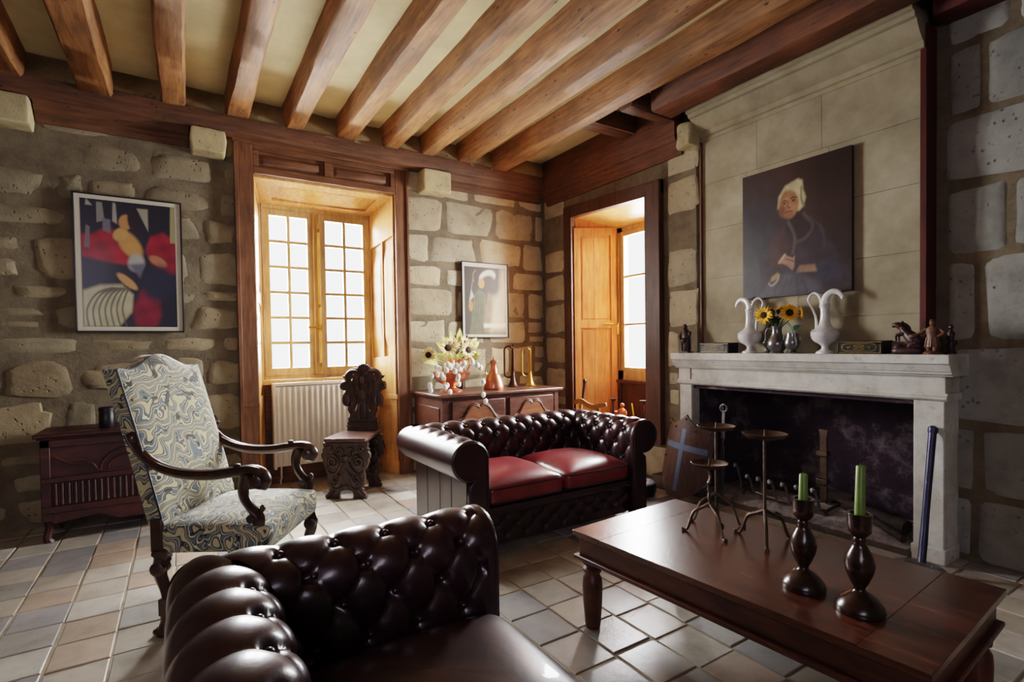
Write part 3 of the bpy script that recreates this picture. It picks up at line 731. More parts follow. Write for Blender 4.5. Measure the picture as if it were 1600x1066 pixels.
def make_sofa(label, group):
    r = thing('chesterfield_sofa', label, 'sofa', group=group)
    for seg, nm, nu in (('left', 'armrest', 90), ('right', 'armrest', 90), ('back', 'backrest', 190)):
        m = MB(); m.grid(lambda s, t: roll_point(seg, s, t * TMAX), nu, 84, flip=(seg == 'right'))
        bt = m   # covered buttons stay in the part they dimple
        for row in range(4):
            t = (.085 if seg == 'back' else .125) + .10 * row; o = .5 if row % 2 else 0
            u, z, nu_, nz = roll_section(t)
            for i in range(-8, 9):
                l = (i + o) * .14
                if seg == 'back':
                    if abs(l) > HW + u - .03: continue
                    c = (l, YBK + u + nu_ * -.018, z + nz * -.018)
                else:
                    l -= .05
                    if l < .04 or l > YBK + u - .03: continue
                    sx = -1 if seg == 'left' else 1
                    c = (sx * (HW + u + nu_ * -.018), l, z + nz * -.018)
                bt.ball(c, .011, n=10, m=6)
        arm = obj(nm, m, MAT['leather'], r, smooth=60)
        if seg != 'back':   # scroll facing
            sx = -1 if seg == 'left' else 1
            pts = [(.0, .075), (.0, .45), (.0, RC_Z)] + [(RC_U + RC_R * math.cos(a), RC_Z + RC_R * math.sin(a)) for a in [math.radians(d) for d in range(170, -106, -10)]] + [(.125, .45), (.128, .40), (.128, .075)]
            pts = [(sx * (HW + u), z) for u, z in pts]
            if sx < 0: pts = pts[::-1]
            f = MB(); f.cut(pts, (), .036, .009, Matrix(((1, 0, 0, 0), (0, 0, -1, -.004), (0, 1, 0, 0), (0, 0, 0, 1))))
            a = obj('arm_facing', f, MAT['leather'], arm, smooth=50)
            pi = MB(); inner = [(sx * (HW + u), -.025, z) for u, z in [(.012, .09), (.012, .45), (.012, RC_Z)] + [(RC_U + (RC_R - .012) * math.cos(d_), RC_Z + (RC_R - .012) * math.sin(d_)) for d_ in [math.radians(d) for d in range(170, -100, -12)]]]
            pi.tube(inner, .0045, 6, up=(0, 1, 0)); obj('piping', pi, MAT['leather'], a)
    b = MB()
    for sx in (-1, 1):
        x0, x1 = sorted((sx * (HW + .02), sx * (HW + .13)))
        b.box(x0, x1, .012, .74, .07, .50)
    b.box(-HW - .128, HW + .128, YBK + .02, YBK + .14, .07, .50); b.box(-HW, HW, .05, YBK + .03, .07, .31)
    s2 = b; b.mi = 1
    for sx in (-1, 1):
        for y in (.2, .36, .55): s2.box(sx * (HW + .13) - .002, sx * (HW + .13) + .002, y, y + .004, .08, .49)
    obj('frame', b, [MAT['leather'], MAT['black']], r, .001)
    # deep-buttoned front rail
    fr = MB()
    def frf(u, v):
        l = -HW + 2 * HW * u; t = .02 + .19 * v
        h, pit = tuft(l, t, .14, .06, .06, 3)
        return (l, .03 - .014 * (h - .5) + .01 * pit, .085 + .165 * v)
    fr.grid(frf, 150, 24); obj('front_rail', fr, MAT['leather'], r, smooth=60)
    b = MB(); b.tube([(-HW, .018, .262), (HW, .018, .262)], .012, 8); b.box(-HW, HW, .012, .06, .262, .30); obj('seat_rail', b, MAT['leather'], r, .004)
    for k in (-1, 1):
        c = MB(); cw = HW / 2 - .006
        def crown(p, x, y, z):
            e = max(0, 1 - (abs(x)) ** 3) * max(0, 1 - abs(y) ** 3)
            return (p[0], p[1], p[2] + (.045 * e if z > 0 else 0) + noise.noise((p[0] * 5 + k, p[1] * 5, 1)) * .006 * (z > 0))
        c.superq((k * (HW / 2), .30, .365), cw, .305, .068, .38, .16, 72, 30, fn=crown)
        cu = obj('seat_cushion', c, MAT['seatleather'], r, smooth=70)
        for zz in (.405, .322):
            pi = MB(); pi.tube([(k * HW / 2 + cw * .985 * math.copysign(abs(math.cos(a)) ** .16, math.cos(a)), .30 + .302 * math.copysign(abs(math.sin(a)) ** .16, math.sin(a)), zz) for a in [2 * PI * i / 60 for i in range(60)]], .005, 6, closed=True)
            obj('piping', pi, MAT['leather'], cu)
    for sx in (-1, 1):
        for y in (.06, .70):
            f = MB(); f.lathe([(.02, 0), (.033, .012), (.036, .035), (.026, .06), (.03, .075)], 16, T(sx * (HW + .07), y, 0)); obj('foot', f, MAT['walnut'], r)
    return r
sofa = make_sofa('oxblood leather buttoned sofa facing the camera, in front of the sideboard', 'chesterfield sofas')
sofa.location = (1.985, 2.53, 0)
sofa2 = copy_tree(sofa); sofa2.location = (.785, .815, 0); sofa2.rotation_euler = (0, 0, PI / 2)
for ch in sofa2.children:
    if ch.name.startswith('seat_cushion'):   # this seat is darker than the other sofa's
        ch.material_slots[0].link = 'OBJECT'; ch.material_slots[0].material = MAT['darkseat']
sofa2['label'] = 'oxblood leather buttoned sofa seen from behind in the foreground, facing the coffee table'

# ------------------------------------------------------------ high-backed armchair
AC = thing('armchair', 'high-backed armchair in cream and blue scrolling fabric with carved dark wood arms', 'armchair', (.235, 2.82, 0), -122)
# local: +y forward, +x towards the camera side
HWC = .285
def topz(x): 
    a = abs(x) / HWC
    return 1.135 + .065 * (math.cos(PI * min(a / .8, 1)) * .5 + .5) + (.008 * max(0, (a - .8) / .2))
def backpt(x, t, front):
    z = .47 + (topz(x) - .47) * t
    k = (z - .45) / .70
    y = -.215 - .165 * k - .02 * k * k
    e = (max(0, 1 - (abs(x) / HWC) ** 4) * max(0, 1 - abs(2 * t - 1) ** 6)) ** .5
    return (x, y + (.03 + .022 * e if front else -.038 - .004 * e), z)
m = MB(); NX, NT_ = 36, 40
m.grid(lambda u, v: backpt(-HWC + 2 * HWC * u, v, True), NX, NT_, flip=True)
m.grid(lambda u, v: backpt(-HWC + 2 * HWC * u, v, False), NX, NT_)
for x in (-HWC, HWC):
    m.grid(lambda u, v: tuple(Vector(backpt(x, v, True)) * (1 - u) + Vector(backpt(x, v, False)) * u), 2, NT_, flip=(x < 0))
m.grid(lambda u, v: tuple(Vector(backpt(-HWC + 2 * HWC * u, 1, True)) * (1 - v) + Vector(backpt(-HWC + 2 * HWC * u, 1, False)) * v), NX, 2, flip=True)
m.grid(lambda u, v: tuple(Vector(backpt(-HWC + 2 * HWC * u, 0, True)) * (1 - v) + Vector(backpt(-HWC + 2 * HWC * u, 0, False)) * v), NX, 2)
bk = obj('backrest', m, MAT['fabric'], AC, smooth=45)
g = MB()
for x in (-HWC, HWC):
    g.tube([Vector(backpt(x, t, True)) + Vector((0, -.004, 0)) for t in [i / 30 for i in range(31)]], .005, 6)
g.tube([Vector(backpt(-HWC + 2 * HWC * i / 40, 1, True)) + Vector((0, -.004, 0)) for i in range(41)], .005, 6)
obj('braid', g, MAT['black'], bk)
m = MB()
def seatf(p, x, y, z):
    e = max(0, 1 - abs(x) ** 3) * max(0, 1 - abs(y) ** 3)
    return (p[0], p[1], p[2] + (.035 * e if z > 0 else 0))
m.superq((0, .01, .405), .292, .245, .062, .22, .10, 64, 24, fn=seatf)
obj('seat', m, MAT['fabric'], AC, smooth=60)
sec_arm = [(math.cos(a) * (1 + .12 * math.cos(4 * a)), math.sin(a) * (1 + .12 * math.cos(4 * a))) for a in [2 * PI * k / 16 for k in range(16)]]
for sx in (-1, 1):
    x = sx * .275
    m = MB(); m.sweep(spline([(x, -.19, 0.0 + .02), (x, -.215, .2), (x, -.225, .40), (x, -.27, .62), (x, -.36, .95)], 6), [(-.022, -.02), (.022, -.02), (.022, .02), (-.022, .02)], up=(0, 1, 0)) if False else m.box(x - .022, x + .022, -.245, -.195, .36, .50)
    obj('back_post', m, MAT['walnut'], AC, .004)
    m = MB()
    pth = spline([(x, -.335, .865), (x, -.30, .80), (x, -.235, .735), (x, -.13, .693), (x, .0, .683), (x, .11, .695), (x, .18, .70), (x, .225, .688), (x, .243, .658), (x, .228, .632), (x, .203, .634)], 7)
    n = len(pth); sc = []
    for i in range(n):
        t = i / (n - 1); w = .026 + .008 * math.exp(-((t - .72) / .12) ** 2); h = .021 - .006 * (t > .9)
        sc.append((w, h))
    m.sweep(pth, sec_arm, sc, up=(0, .3, 1))
    m.lathe([(.001, -.034), (.016, -.034), (.026, -.03), (.026, .03), (.016, .034), (.001, .034)], 20, T(x, .213, .656) @ R(90, 'Y'))
    m.ball((x, -.315, .845), .03, .028, .034); m.ball((x, .12, .722), .012, .016, .008)
    for k in (-1, 1): m.tube([(p.x + k * .013, p.y, p.z + .017) for p in pth[8:-14]], .004, 6)
    obj('arm', m, MAT['walnut'], AC, smooth=50)
    m = MB()
    pth = spline([(x, .165, .685), (x, .145, .63), (x, .15, .58), (x, .178, .535), (x, .208, .50), (x, .205, .465)], 7)
    n = len(pth); m.sweep(pth, sec_arm, [(.023, .019 + .006 * abs(2 * i / n - 1)) for i in range(n)], up=(0, 1, 0))
    m.lathe([(.001, -.024), (.018, -.024), (.022, 0), (.018, .024), (.001, .024)], 16, T(x, .182, .495) @ R(90, 'Y')); m.ball((x, .226, .535), .014, .012, .016)
    obj('arm_support', m, MAT['walnut'], AC, smooth=50)
    for y, nm in ((-.205, 'rear'), (.205, 'front')):
        m = MB(); f = -1 if y < 0 else 1
        m.lathe([(.02, .375), (.042, .365), (.045, .35), (.034, .335), (.034, .325)], 4, T(x, y, 0) @ R(45, 'Z'))
        pth = spline([(x, y, .335), (x, y + .012 * f, .30), (x, y + .014 * f, .255), (x, y - .004 * f, .20), (x, y - .012 * f, .155)], 7); n = len(pth)
        m.sweep(pth, sec_arm, [(.026, .034 - .014 * min(1, 1.2 * i / n)) for i in range(n)], up=(0, 1, 0))
        m.lathe([(.001, -.032), (.016, -.032), (.03, -.026), (.03, .026), (.016, .032), (.001, .032)], 20, T(x, y + .014 * f, .285) @ R(90, 'Y'))
        for k in (-1, 1): m.tube([(x + k * .03, y + .014 * f + .017 * (1 - a / 14) * math.cos(a * .9), .285 + .017 * (1 - a / 14) * math.sin(a * .9)) for a in range(13)], .004, 5)
        m.box(x - .024, x + .024, y - .012 * f - .024, y - .012 * f + .024, .085, .155)
        m.lathe([(.042, 0), (.046, .012), (.034, .03), (.024, .06), (.026, .087)], 10, T(x, y - .008 * f, 0))
        for k in range(-1, 2): m.ball((x + k * .02, y - .012 * f + .034 * f, .016), .011, .02, .014)
        obj('leg', m, MAT['walnut'], AC, .003, smooth=45)
m = MB()
for sx in (-1, 1): m.box(sx * .275 - .015, sx * .275 + .015, -.17, .17, .10, .14)
m.box(-.262, .262, -.02, .02, .102, .138); m.lathe([(.02, -.26), (.02, -.1), (.028, 0), (.02, .1), (.02, .26)], 12, T(0, 0, .12) @ R(90, 'Y'))
obj('stretcher', m, MAT['walnut'], AC, .004)

# ------------------------------------------------------------ carved Renaissance side chair
SG = thing('carved_side_chair', 'dark carved oak side chair with pierced shell back, before the radiator', 'chair', (1.215, 4.43, 0), 144.4)
def mir(half, sc, cx=0, z0=0):
    L = [(-x * sc, (z0 - y) * sc) for x, y in half]; Rr = [(x * sc, (z0 - y) * sc) for x, y in half[::-1]]
    return L + Rr
k = .46 / 415
half = [(163, 604), (166, 625), (160, 640), (175, 655), (168, 668), (182, 690), (180, 715), (168, 730), (172, 750), (158, 775), (150, 795), (134, 808), (134, 825), (142, 845), (138, 870), (140, 900), (128, 925), (118, 935), (128, 945), (126, 960), (140, 972), (142, 988), (152, 996), (152, 1015), (52, 1015), (52, 985), (44, 962), (18, 952), (0, 950)]
out = [(-x * k, (1015 - y) * k) for x, y in half] + [(x * k, (1015 - y) * k) for x, y in half[-2::-1]]
out = out[::-1]
def hole(cx, cy, rx, ry, n=12, rot=0): return [(cx + rx * math.cos(a) * math.cos(rot) - ry * math.sin(a) * math.sin(rot), cy + rx * math.cos(a) * math.sin(rot) + ry * math.sin(a) * math.cos(rot)) for a in [2 * PI * i / n for i in range(n)]]
def crescent(cx, cy, r, a0, a1, w):
    o = [(cx + r * math.cos(a), cy + r * math.sin(a)) for a in np.linspace(a0, a1, 9)]
    i = [(cx + (r - w * math.sin((a - a0) / (a1 - a0) * PI)) * math.cos(a), cy + (r - w * math.sin((a - a0) / (a1 - a0) * PI)) * math.sin(a)) for a in np.linspace(a1, a0, 9)][1:-1]
    return o + i
def spiral(cx, cz, r, a0, turns, y, sgn=1, n=26):
    return [(cx + r * (1 - .8 * i / n) * math.cos(a0 + sgn * 2 * PI * turns * i / n), y, cz + r * (1 - .8 * i / n) * math.sin(a0 + sgn * 2 * PI * turns * i / n)) for i in range(n + 1)]
XZ = Matrix(((1, 0, 0, 0), (0, 0, -1, 0), (0, 1, 0, 0), (0, 0, 0, 1)))   # outline (x, z), thickness along y
def panel(y):
    m = MB(); hl = []
    for sx in (-1, 1):
        hl.append(crescent(sx * 95 * k, (1015 - 742) * k, .036, PI * 1.08, PI * 1.92, .022))
        hl.append(hole(sx * 84 * k, (1015 - 890) * k, .015, .024, 12, -sx * .35))
    m.cut(out, hl, .040, .005, T(0, y, 0) @ XZ)
    f = y + .022
    for sx in (-1, 1):
        m.tube(spiral(sx * .105, .305, .052, PI / 2, 1.6, f + .004, sx), .012, 7, up=(0, 1, 0))
        m.tube(spiral(sx * .048, .385, .034, -PI / 2, 1.5, f + .004, -sx), .011, 7, up=(0, 1, 0))
        m.tube(spiral(sx * .125, .405, .026, 0, 1.4, f + .004, sx), .010, 7, up=(0, 1, 0))
        m.tube(spiral(sx * .085, .165, .040, PI / 2, 1.6, f + .004, sx), .011, 7, up=(0, 1, 0))
        m.tube(spline([(sx * .135, f, .27), (sx * .15, f, .23), (sx * .10, f, .20), (sx * .055, f + .006, .235), (sx * .02, f + .004, .30)], 6), .012, 7, up=(0, 1, 0))
        m.tube(spline([(sx * .13, f, .15), (sx * .11, f, .09), (sx * .06, f, .085), (sx * .03, f, .12)], 6), .009, 7, up=(0, 1, 0))
        m.tube(spline([(sx * .10, f, .07), (sx * .12, f, .04), (sx * .155, f, .02)], 5), .012, 7, up=(0, 1, 0)); m.ball((sx * .155, f, .02), .018, .012, .018)
    for i in range(-4, 5):
        a = i * .27
        m.tube([(0, f, .245), (math.sin(a) * .05, f + .006, .205 - math.cos(a) * .07), (math.sin(a) * .07, f, .20 - math.cos(a) * .095)], [.004, .010, .006], 6, up=(0, 1, 0))
    m.ball((0, f, .335), .03, .012, .022); m.ball((0, f, .10), .03, .014, .022)
    return m
obj('front_panel', panel(.185), MAT['carved'], SG, smooth=40)
obj('rear_panel', panel(-.185), MAT['carved'], SG, smooth=40)
m = MB(); m.prism([(-.155, -.235), (.155, -.235), (.172, -.05), (.178, .20), (.165, .222), (-.165, .222), (-.178, .20), (-.172, -.05)], .462, .492); m.box(-.13, .13, -.17, .17, .43, .462)
obj('seat', m, MAT['sgseat'], SG, .008)
kb = .00118
hb = [(0, 44), (8, 58), (16, 50), (22, 62), (34, 56), (38, 68), (48, 66), (46, 84), (70, 82), (96, 88), (118, 102), (134, 122), (138, 140), (160, 138), (152, 156), (136, 168), (150, 182), (168, 186), (176, 214), (172, 240), (150, 250), (134, 252), (132, 270), (146, 286), (154, 318), (148, 352), (126, 370), (108, 372), (112, 398), (104, 414), (92, 432), (96, 450), (108, 458), (110, 474)]
ob = [(x * kb, (550 - y) * kb) for x, y in hb] + [(-x * kb, (550 - y) * kb) for x, y in hb[:0:-1]]
ob = ob[::-1]
hl = []
for sx in (-1, 1):
    for cx, cy, rx, ry, ro in ((80, 132, 9, 6, -.5), (88, 166, 6, 12, 0), (44, 208, 9, 6, .3), (17, 234, 4, 4, 0), (43, 266, 5, 9, 0), (50, 380, 10, 32, .32), (84, 350, 7, 9, 0), (30, 456, 6, 12, 0), (100, 310, 3, 18, 0)):
        hl.append(hole(sx * cx * kb, (550 - cy) * kb, rx * kb, ry * kb, 12, sx * ro))
hl.append(hole(0, (550 - 462) * kb, 5 * kb, 12 * kb))
BM = T(0, -.205, .49) @ R(7, 'X')
m = MB(); m.cut(ob, hl, .036, .006, BM @ XZ)
def B(x, y): return BM @ Vector((x * kb, .022, (550 - y) * kb))
for sx in (-1, 1):
    for pts, r in (([(20, 130), (60, 105), (105, 112), (132, 150), (118, 185)], 10), ([(120, 190), (150, 195), (165, 220), (150, 238), (132, 225)], 11), ([(66, 180), (72, 230), (60, 290), (74, 330)], 12), ([(118, 265), (140, 300), (140, 340), (118, 360), (100, 335), (108, 290)], 12), ([(28, 150), (34, 200), (26, 250), (36, 300), (28, 350)], 9), ([(40, 320), (66, 345), (80, 390), (66, 430)], 9), ([(22, 440), (24, 390), (14, 350)], 9)):
        m.tube(spline([tuple(B(sx * x, y)) for x, y in pts], 6), r * kb, 7, up=(0, 1, 0))
    for i in range(4): m.tube(spline([tuple(B(sx * (118 + i * 9), 270 + i * 4)), tuple(B(sx * (122 + i * 9), 312)), tuple(B(sx * (112 + i * 8), 352 - i * 4))], 4), 4 * kb, 5, up=(0, 1, 0))
for i in range(-4, 5):
    a = i * .3; m.tube([tuple(B(0, 110)), tuple(B(math.sin(a) * 34, 100 - math.cos(a) * 30)), tuple(B(math.sin(a) * 44, 98 - math.cos(a) * 44))], [3 * kb, 8 * kb, 5 * kb], 6, up=(0, 1, 0))
m.ball(tuple(B(0, 285)), .038, .016, .05); m.ball(tuple(B(0, 175)), .03, .016, .036)
obj('backrest', m, MAT['carved'], SG, smooth=40)
m = MB(); m.box(-.13, .13, -.022, .02, .0, .075, BM); m.box(-.137, .137, -.026, .026, .03, .042, BM); m.box(-.12, .12, -.03, .028, .075, .10, BM)
obj('back_block', m, MAT['carved'], SG, .003)
# ------------------------------------------------------------ sideboard
SB = thing('sideboard', 'low brown cherrywood sideboard with scrolled door panels, under the small poster', 'sideboard', (2.52, 4.45, 0))
SZ = .80; x0, x1, yf, yb = -.63, .62, -.33, .31
m = MB(); m.box(x0 - .035, x1 + .04, yf - .035, yb, SZ - .028, SZ); m.box(x0 - .02, x1 + .025, yf - .02, yb, SZ - .042, SZ - .028); obj('top', m, MAT['sidewood'], SB, .007)
m = MB(); m.box(x0, x1, yf, yb, .12, SZ - .042); m.box(x0, x0 + .06, yf - .006, yf, .12, SZ - .042); m.box(x1 - .05, x1, yf - .006, yf, .12, SZ - .042)
m.box(x0 - .008, x0, yf + .06, yb - .05, .2, .68)
obj('carcass', m, MAT['sidewood'], SB, .004)
for a, b in ((x0 + .085, -.005), (.045, x1 - .07)):
    m = MB(); m.box(a, b, yf - .018, yf - .001, .15, .735); d = obj('door', m, MAT['sidewood'], SB, .005)
    c = (a + b) / 2; h = (b - a) / 2 - .05
    arch = [(-1, 0), (-.86, .005), (-.72, .03), (-.58, .09), (-.42, .15), (-.25, .175), (-.1, .165), (0, .145)]
    arch = arch + [(-x, z) for x, z in arch[-2::-1]]
    top = spline([(c + x * h, 0, .56 + z * .75) for x, z in arch], 4)
    ol = [(p.x, p.z) for p in top] + [(c + h, .2), (c - h, .2)]
    m = MB(); m.cut(ol[::-1], (), .012, .003, T(0, yf - .02, 0) @ XZ); obj('panel', m, MAT['sidepanel'], d, smooth=30)
    m = MB()
    for k, o in ((0, .0), (1, .016)): m.tube([(p.x, yf - .024, p.z + o) for p in top], .007 - .002 * k, 8, up=(0, 1, 0))
    for sx in (-1, 1): m.tube([(c + sx * h, yf - .024, .2), (c + sx * h, yf - .024, .56)], .007, 8)
    obj('moulding', m, MAT['sidewood'], d)
    m = MB(); m.ball((b - .03 if a < -.2 else a + .03, yf - .03, .42), .012); obj('knob', m, MAT['brass'], d)
for x in (x0 + .04, x1 - .04):
    for y in (yf + .03, yb - .04):
        m = MB(); m.tube(spline([(x, y, .13), (x * 1.01, y, .07), (x, y, 0)], 4), [.04, .038, .035, .03, .026, .023, .021, .02, .02][:9], 8); obj('foot', m, MAT['sidewood'], SB)
# ------------------------------------------------------------ carved dough chest on the left
CH = thing('carved_chest', 'dark reddish carved wooden chest with a fluted lower band, behind the armchair', 'chest', (-.275, 4.58, 0))
x0, x1, yf, yb, z1 = -.49, .47, -.20, .19, .70
m = MB(); m.box(x0 - .03, x1 + .03, yf - .03, yb, z1 - .025, z1); m.box(x0 - .015, x1 + .015, yf - .015, yb, z1 - .04, z1 - .025); obj('lid', m, MAT['chest'], CH, .006)
m = MB(); m.box(x0, x1, yf, yb, .14, z1 - .04)
for q in ((x0, x0 + .05), (x1 - .05, x1)): m.box(q[0], q[1], yf - .012, yf, .14, z1 - .04)
m.box(x0, x1, yf - .012, yf, z1 - .09, z1 - .04); m.box(x0, x1, yf - .018, yf, .385, .42); m.box(x0, x1, yf - .016, yf, .19, .235)
obj('body', m, MAT['chest'], CH, .004)
m = MB()
for sx in (-1, 1):
    m.tube(spline([(sx * .42, yf - .004, .55), (sx * .34, yf - .006, .50), (sx * .24, yf - .006, .49), (sx * .20, yf - .006, .44), (sx * .12, yf - .006, .425)], 6), .008, 6, up=(0, 1, 0))
m.tube([(.19 * math.cos(a), yf - .004, .44 + .14 * math.sin(a)) for a in np.linspace(0, PI, 24)], .008, 6, up=(0, 1, 0)); m.tube([(.15 * math.cos(a), yf - .004, .44 + .10 * math.sin(a)) for a in np.linspace(0, PI, 24)], .006, 6, up=(0, 1, 0))
obj('carved_panel', m, MAT['chest'], CH)
m = MB()
for i in range(26):
    x = x0 + .07 + i * (x1 - x0 - .14) / 25; m.tube([(x, yf - .004, .24), (x, yf - .004, .38)], .011, 8)
obj('fluted_band', m, MAT['chest'], CH)
m = MB(); m.cut([(x0 + .05, .19), (x0 + .05, .12), (-.2, .15), (-.1, .10), (.1, .10), (.2, .15), (x1 - .05, .12), (x1 - .05, .19)], (), .018, .003, T(0, yf - .002, 0) @ XZ); obj('apron', m, MAT['chest'], CH)
for x in (x0 + .03, x1 - .03):
    for y in (yf + .03, yb - .04):
        m = MB(); m.tube(spline([(x, y, .16), (x, y, .10), (x + (.012 if x > 0 else -.012), y - .008, .03), (x, y, 0)], 4), [.036, .034, .031, .028, .025, .023, .022, .022, .022, .023, .025, .027, .028][:13], 8); obj('leg', m, MAT['chest'], CH)
c = MB(); c.lathe([(.043, 0), (.046, .006), (.046, .10), (.043, .104), (.043, .11), (.047, .112), (.047, .135), (.04, .14), (.01, .142)], 24)
tag(obj('canister', c, MAT['black'], loc=(-.435, 4.50, z1)), 'small dark lidded canister standing on the carved chest', 'canister')
j = thing('wooden_box', 'small dark box with a curved handle on the right end of the carved chest', 'box', (.09, 4.60, z1))
m = MB(); m.box(-.06, .06, -.05, .05, 0, .05); obj('body', m, MAT['chest'], j, .005)
m = MB(); m.tube(spline([(-.05, 0, .05), (-.05, 0, .10), (0, 0, .13), (.04, 0, .10), (.05, 0, .05)], 5), .009, 8, up=(0, 1, 0)); obj('handle', m, MAT['walnut'], j)
# ------------------------------------------------------------ radiator
RD = thing('radiator', 'cream ribbed panel radiator under the large window', 'radiator', (1.04, 5.02, .155))
m = MB(); xa, xb = -.36, .40
def rf(u, v):
    x = xa + (xb - xa) * u; n = 16
    w = .5 - .5 * math.cos(2 * PI * n * u); e = min(1, min(v, 1 - v) / .05)
    return (x, -.035 - .012 * w * e, .02 + .71 * v)
m.grid(rf, 16 * 12, 24); m.box(xa, xb, -.036, .035, .02, .73); m.box(xa - .012, xa + .012, -.048, .045, 0, .755); m.box(xb - .012, xb + .012, -.048, .045, 0, .755)
obj('panel', m, MAT['radiator'], RD, .004)
m = MB(); m.box(xa - .014, xb + .014, -.05, .047, .735, .76)
for i in range(20): m.box(xa + .03 + i * .035, xa + .05 + i * .035, -.03, .03, .76, .763)
obj('top_grille', m, MAT['radiator'], RD, .003)
m = MB(); m.tube([(xa + .05, .0, .03), (xa + .05, .0, -.09), (xa + .05, .05, -.12), (xa + .05, .05, -.155)], .009, 8); obj('pipe', m, MAT['radiator'], RD)
m = MB(); m.tube([(xb - .05, .0, .03), (xb - .05, .0, -.155)], .009, 8); obj('pipe', m, MAT['radiator'], RD)
for xx in (xa + .1, xb - .13):
    m = MB(); m.box(xx, xx + .03, .02, .075, .3, .34); obj('bracket', m, MAT['radiator'], RD)
# ------------------------------------------------------------ coffee table
CT = thing('coffee_table', 'long low red-brown wooden coffee table with turned legs', 'table', (1.407, 1.757, 0), 3.6)
W_, L_, HT = .715, 1.26, .42     # local: x across, -y along its length towards the camera
m = MB(); m.box(0, W_, -L_ + .1604, -.1604, HT - .022, HT); m.box(0, W_, -.16, 0, HT - .022, HT); m.box(0, W_, -L_, -L_ + .16, HT - .022, HT)
obj('tabletop', m, MAT['table'], CT, .0015)
m = MB(); m.box(.012, W_ - .012, -L_ + .012, -.012, HT - .034, HT - .022); m.box(.02, W_ - .02, -L_ + .02, -.02, HT - .105, HT - .034); m.box(.002, W_ - .002, -L_ + .002, -.002, HT - .122, HT - .105)
obj('apron', m, MAT['tableside'], CT, .004)
for x in (.06, W_ - .06):
    for y in (-.06, -L_ + .06):
        m = MB(); m.lathe([(.03, 0), (.034, .02), (.041, .12), (.043, .18), (.040, .215), (.030, .232), (.030, .238), (.039, .245), (.040, .258), (.030, .268), (.032, .275), (.042, .282), (.042, HT - .12)], 24, T(x, y, 0)); obj('leg', m, MAT['tableside'], CT)
def on_table(wx, wy): return (wx, wy, HT)
# three wrought-iron pricket stands
def pricket(label, loc, h, r_pan, spread, rz, twist=0):
    t = thing('iron_candle_stand', label, 'candle stand', loc, rz, 'iron pricket candle stands')
    m = MB(); n = 24
    pts = [(0.004 * math.sin(i * .5) * twist, .003 * math.cos(i * .7) * twist, .115 + (h - .115) * i / n) for i in range(n + 1)]
    m.tube(pts, [.0065 + (.0035 * twist if i in (9, 10, 14) else 0) for i in range(n + 1)], 8); m.tube([(0, 0, h), (0, 0, h + .03)], [.005, .0015], 6); obj('stem', m, MAT['iron'], t)
    m = MB(); m.lathe([(.008, h - .012), (r_pan * .5, h - .010), (r_pan * .85, h - .002), (r_pan, h + .012), (r_pan * .97, h + .013), (r_pan * .8, h + .002), (r_pan * .4, h - .005), (.001, h - .005)], 24); obj('drip_pan', m, MAT['iron'], t)
    for k in range(3):
        a = k * 2 * PI / 3; c, s = math.cos(a), math.sin(a)
        p = spline([(0, 0, .125), (c * spread * .3, s * spread * .3, .105), (c * spread * .62, s * spread * .62, .085), (c * spread * .8, s * spread * .8, .035), (c * spread * .92, s * spread * .92, .008), (c * spread * 1.12, s * spread * 1.12, .006)], 5)
        m = MB(); m.tube(p, [.0065] * (len(p) - 3) + [.008, .010, .009], 8); obj('leg', m, MAT['iron'], t)
    return t
pricket('shortest of the three iron candle stands on the table', (1.853, 1.394, .42), .285, .075, .10, 250, 1)
pricket('tall iron candle stand on the table, behind the shortest one', (2.015, 1.480, .42), .415, .083, .12, 35)
pricket('tall iron candle stand with the widest drip pan, nearest the wooden candlesticks', (1.960, 1.214, .42), .422, .085, .115, 215)
CS = thing('wooden_candlestick', 'turned dark wooden candlestick with the shorter green candle', 'candlestick', (1.685, .912, .42), 0, 'turned wooden candlesticks')
m = MB(); m.lathe([(.001, 0), (.064, 0), (.066, .008), (.062, .022), (.046, .042), (.026, .056), (.016, .064), (.015, .072), (.024, .088), (.036, .118), (.040, .142), (.034, .168), (.022, .192), (.015, .205), (.019, .212), (.014, .222)], 28); obj('baluster', m, MAT['turned'], CS, smooth=60)
m = MB(); m.lathe([(.014, .22), (.022, .228), (.030, .238), (.032, .262), (.033, .292), (.024, .292), (.021, .262), (.001, .262)], 28); obj('cup', m, MAT['turned'], CS, smooth=50)
CS2 = copy_tree(CS); CS2.location = (1.671, .739, .42); CS2.rotation_euler = (0, 0, .6); CS2['label'] = 'turned dark wooden candlestick with the taller green candle'
for loc, h, lab, tl in ((Vector(CS.location), .105, 'short green taper candle in the left wooden candlestick', 1), (Vector(CS2.location), .165, 'tall green taper candle in the right wooden candlestick', 2.5)):
    t = thing('candle', lab, 'candle', loc + Vector((0, 0, .262)), 0, 'green candles')
    m = MB(); m.lathe([(.001, 0), (.0145, 0), (.0125, h), (.010, h + .004), (.001, h + .002)], 16, R(tl, 'Y')); obj('wax', m, MAT['candle'], t)
    m = MB(); m.tube([(0, 0, h), (.001, .001, h + .008), (.003, .001, h + .012)], .0012, 6, R(tl, 'Y')); obj('wick', m, MAT['black'], t)

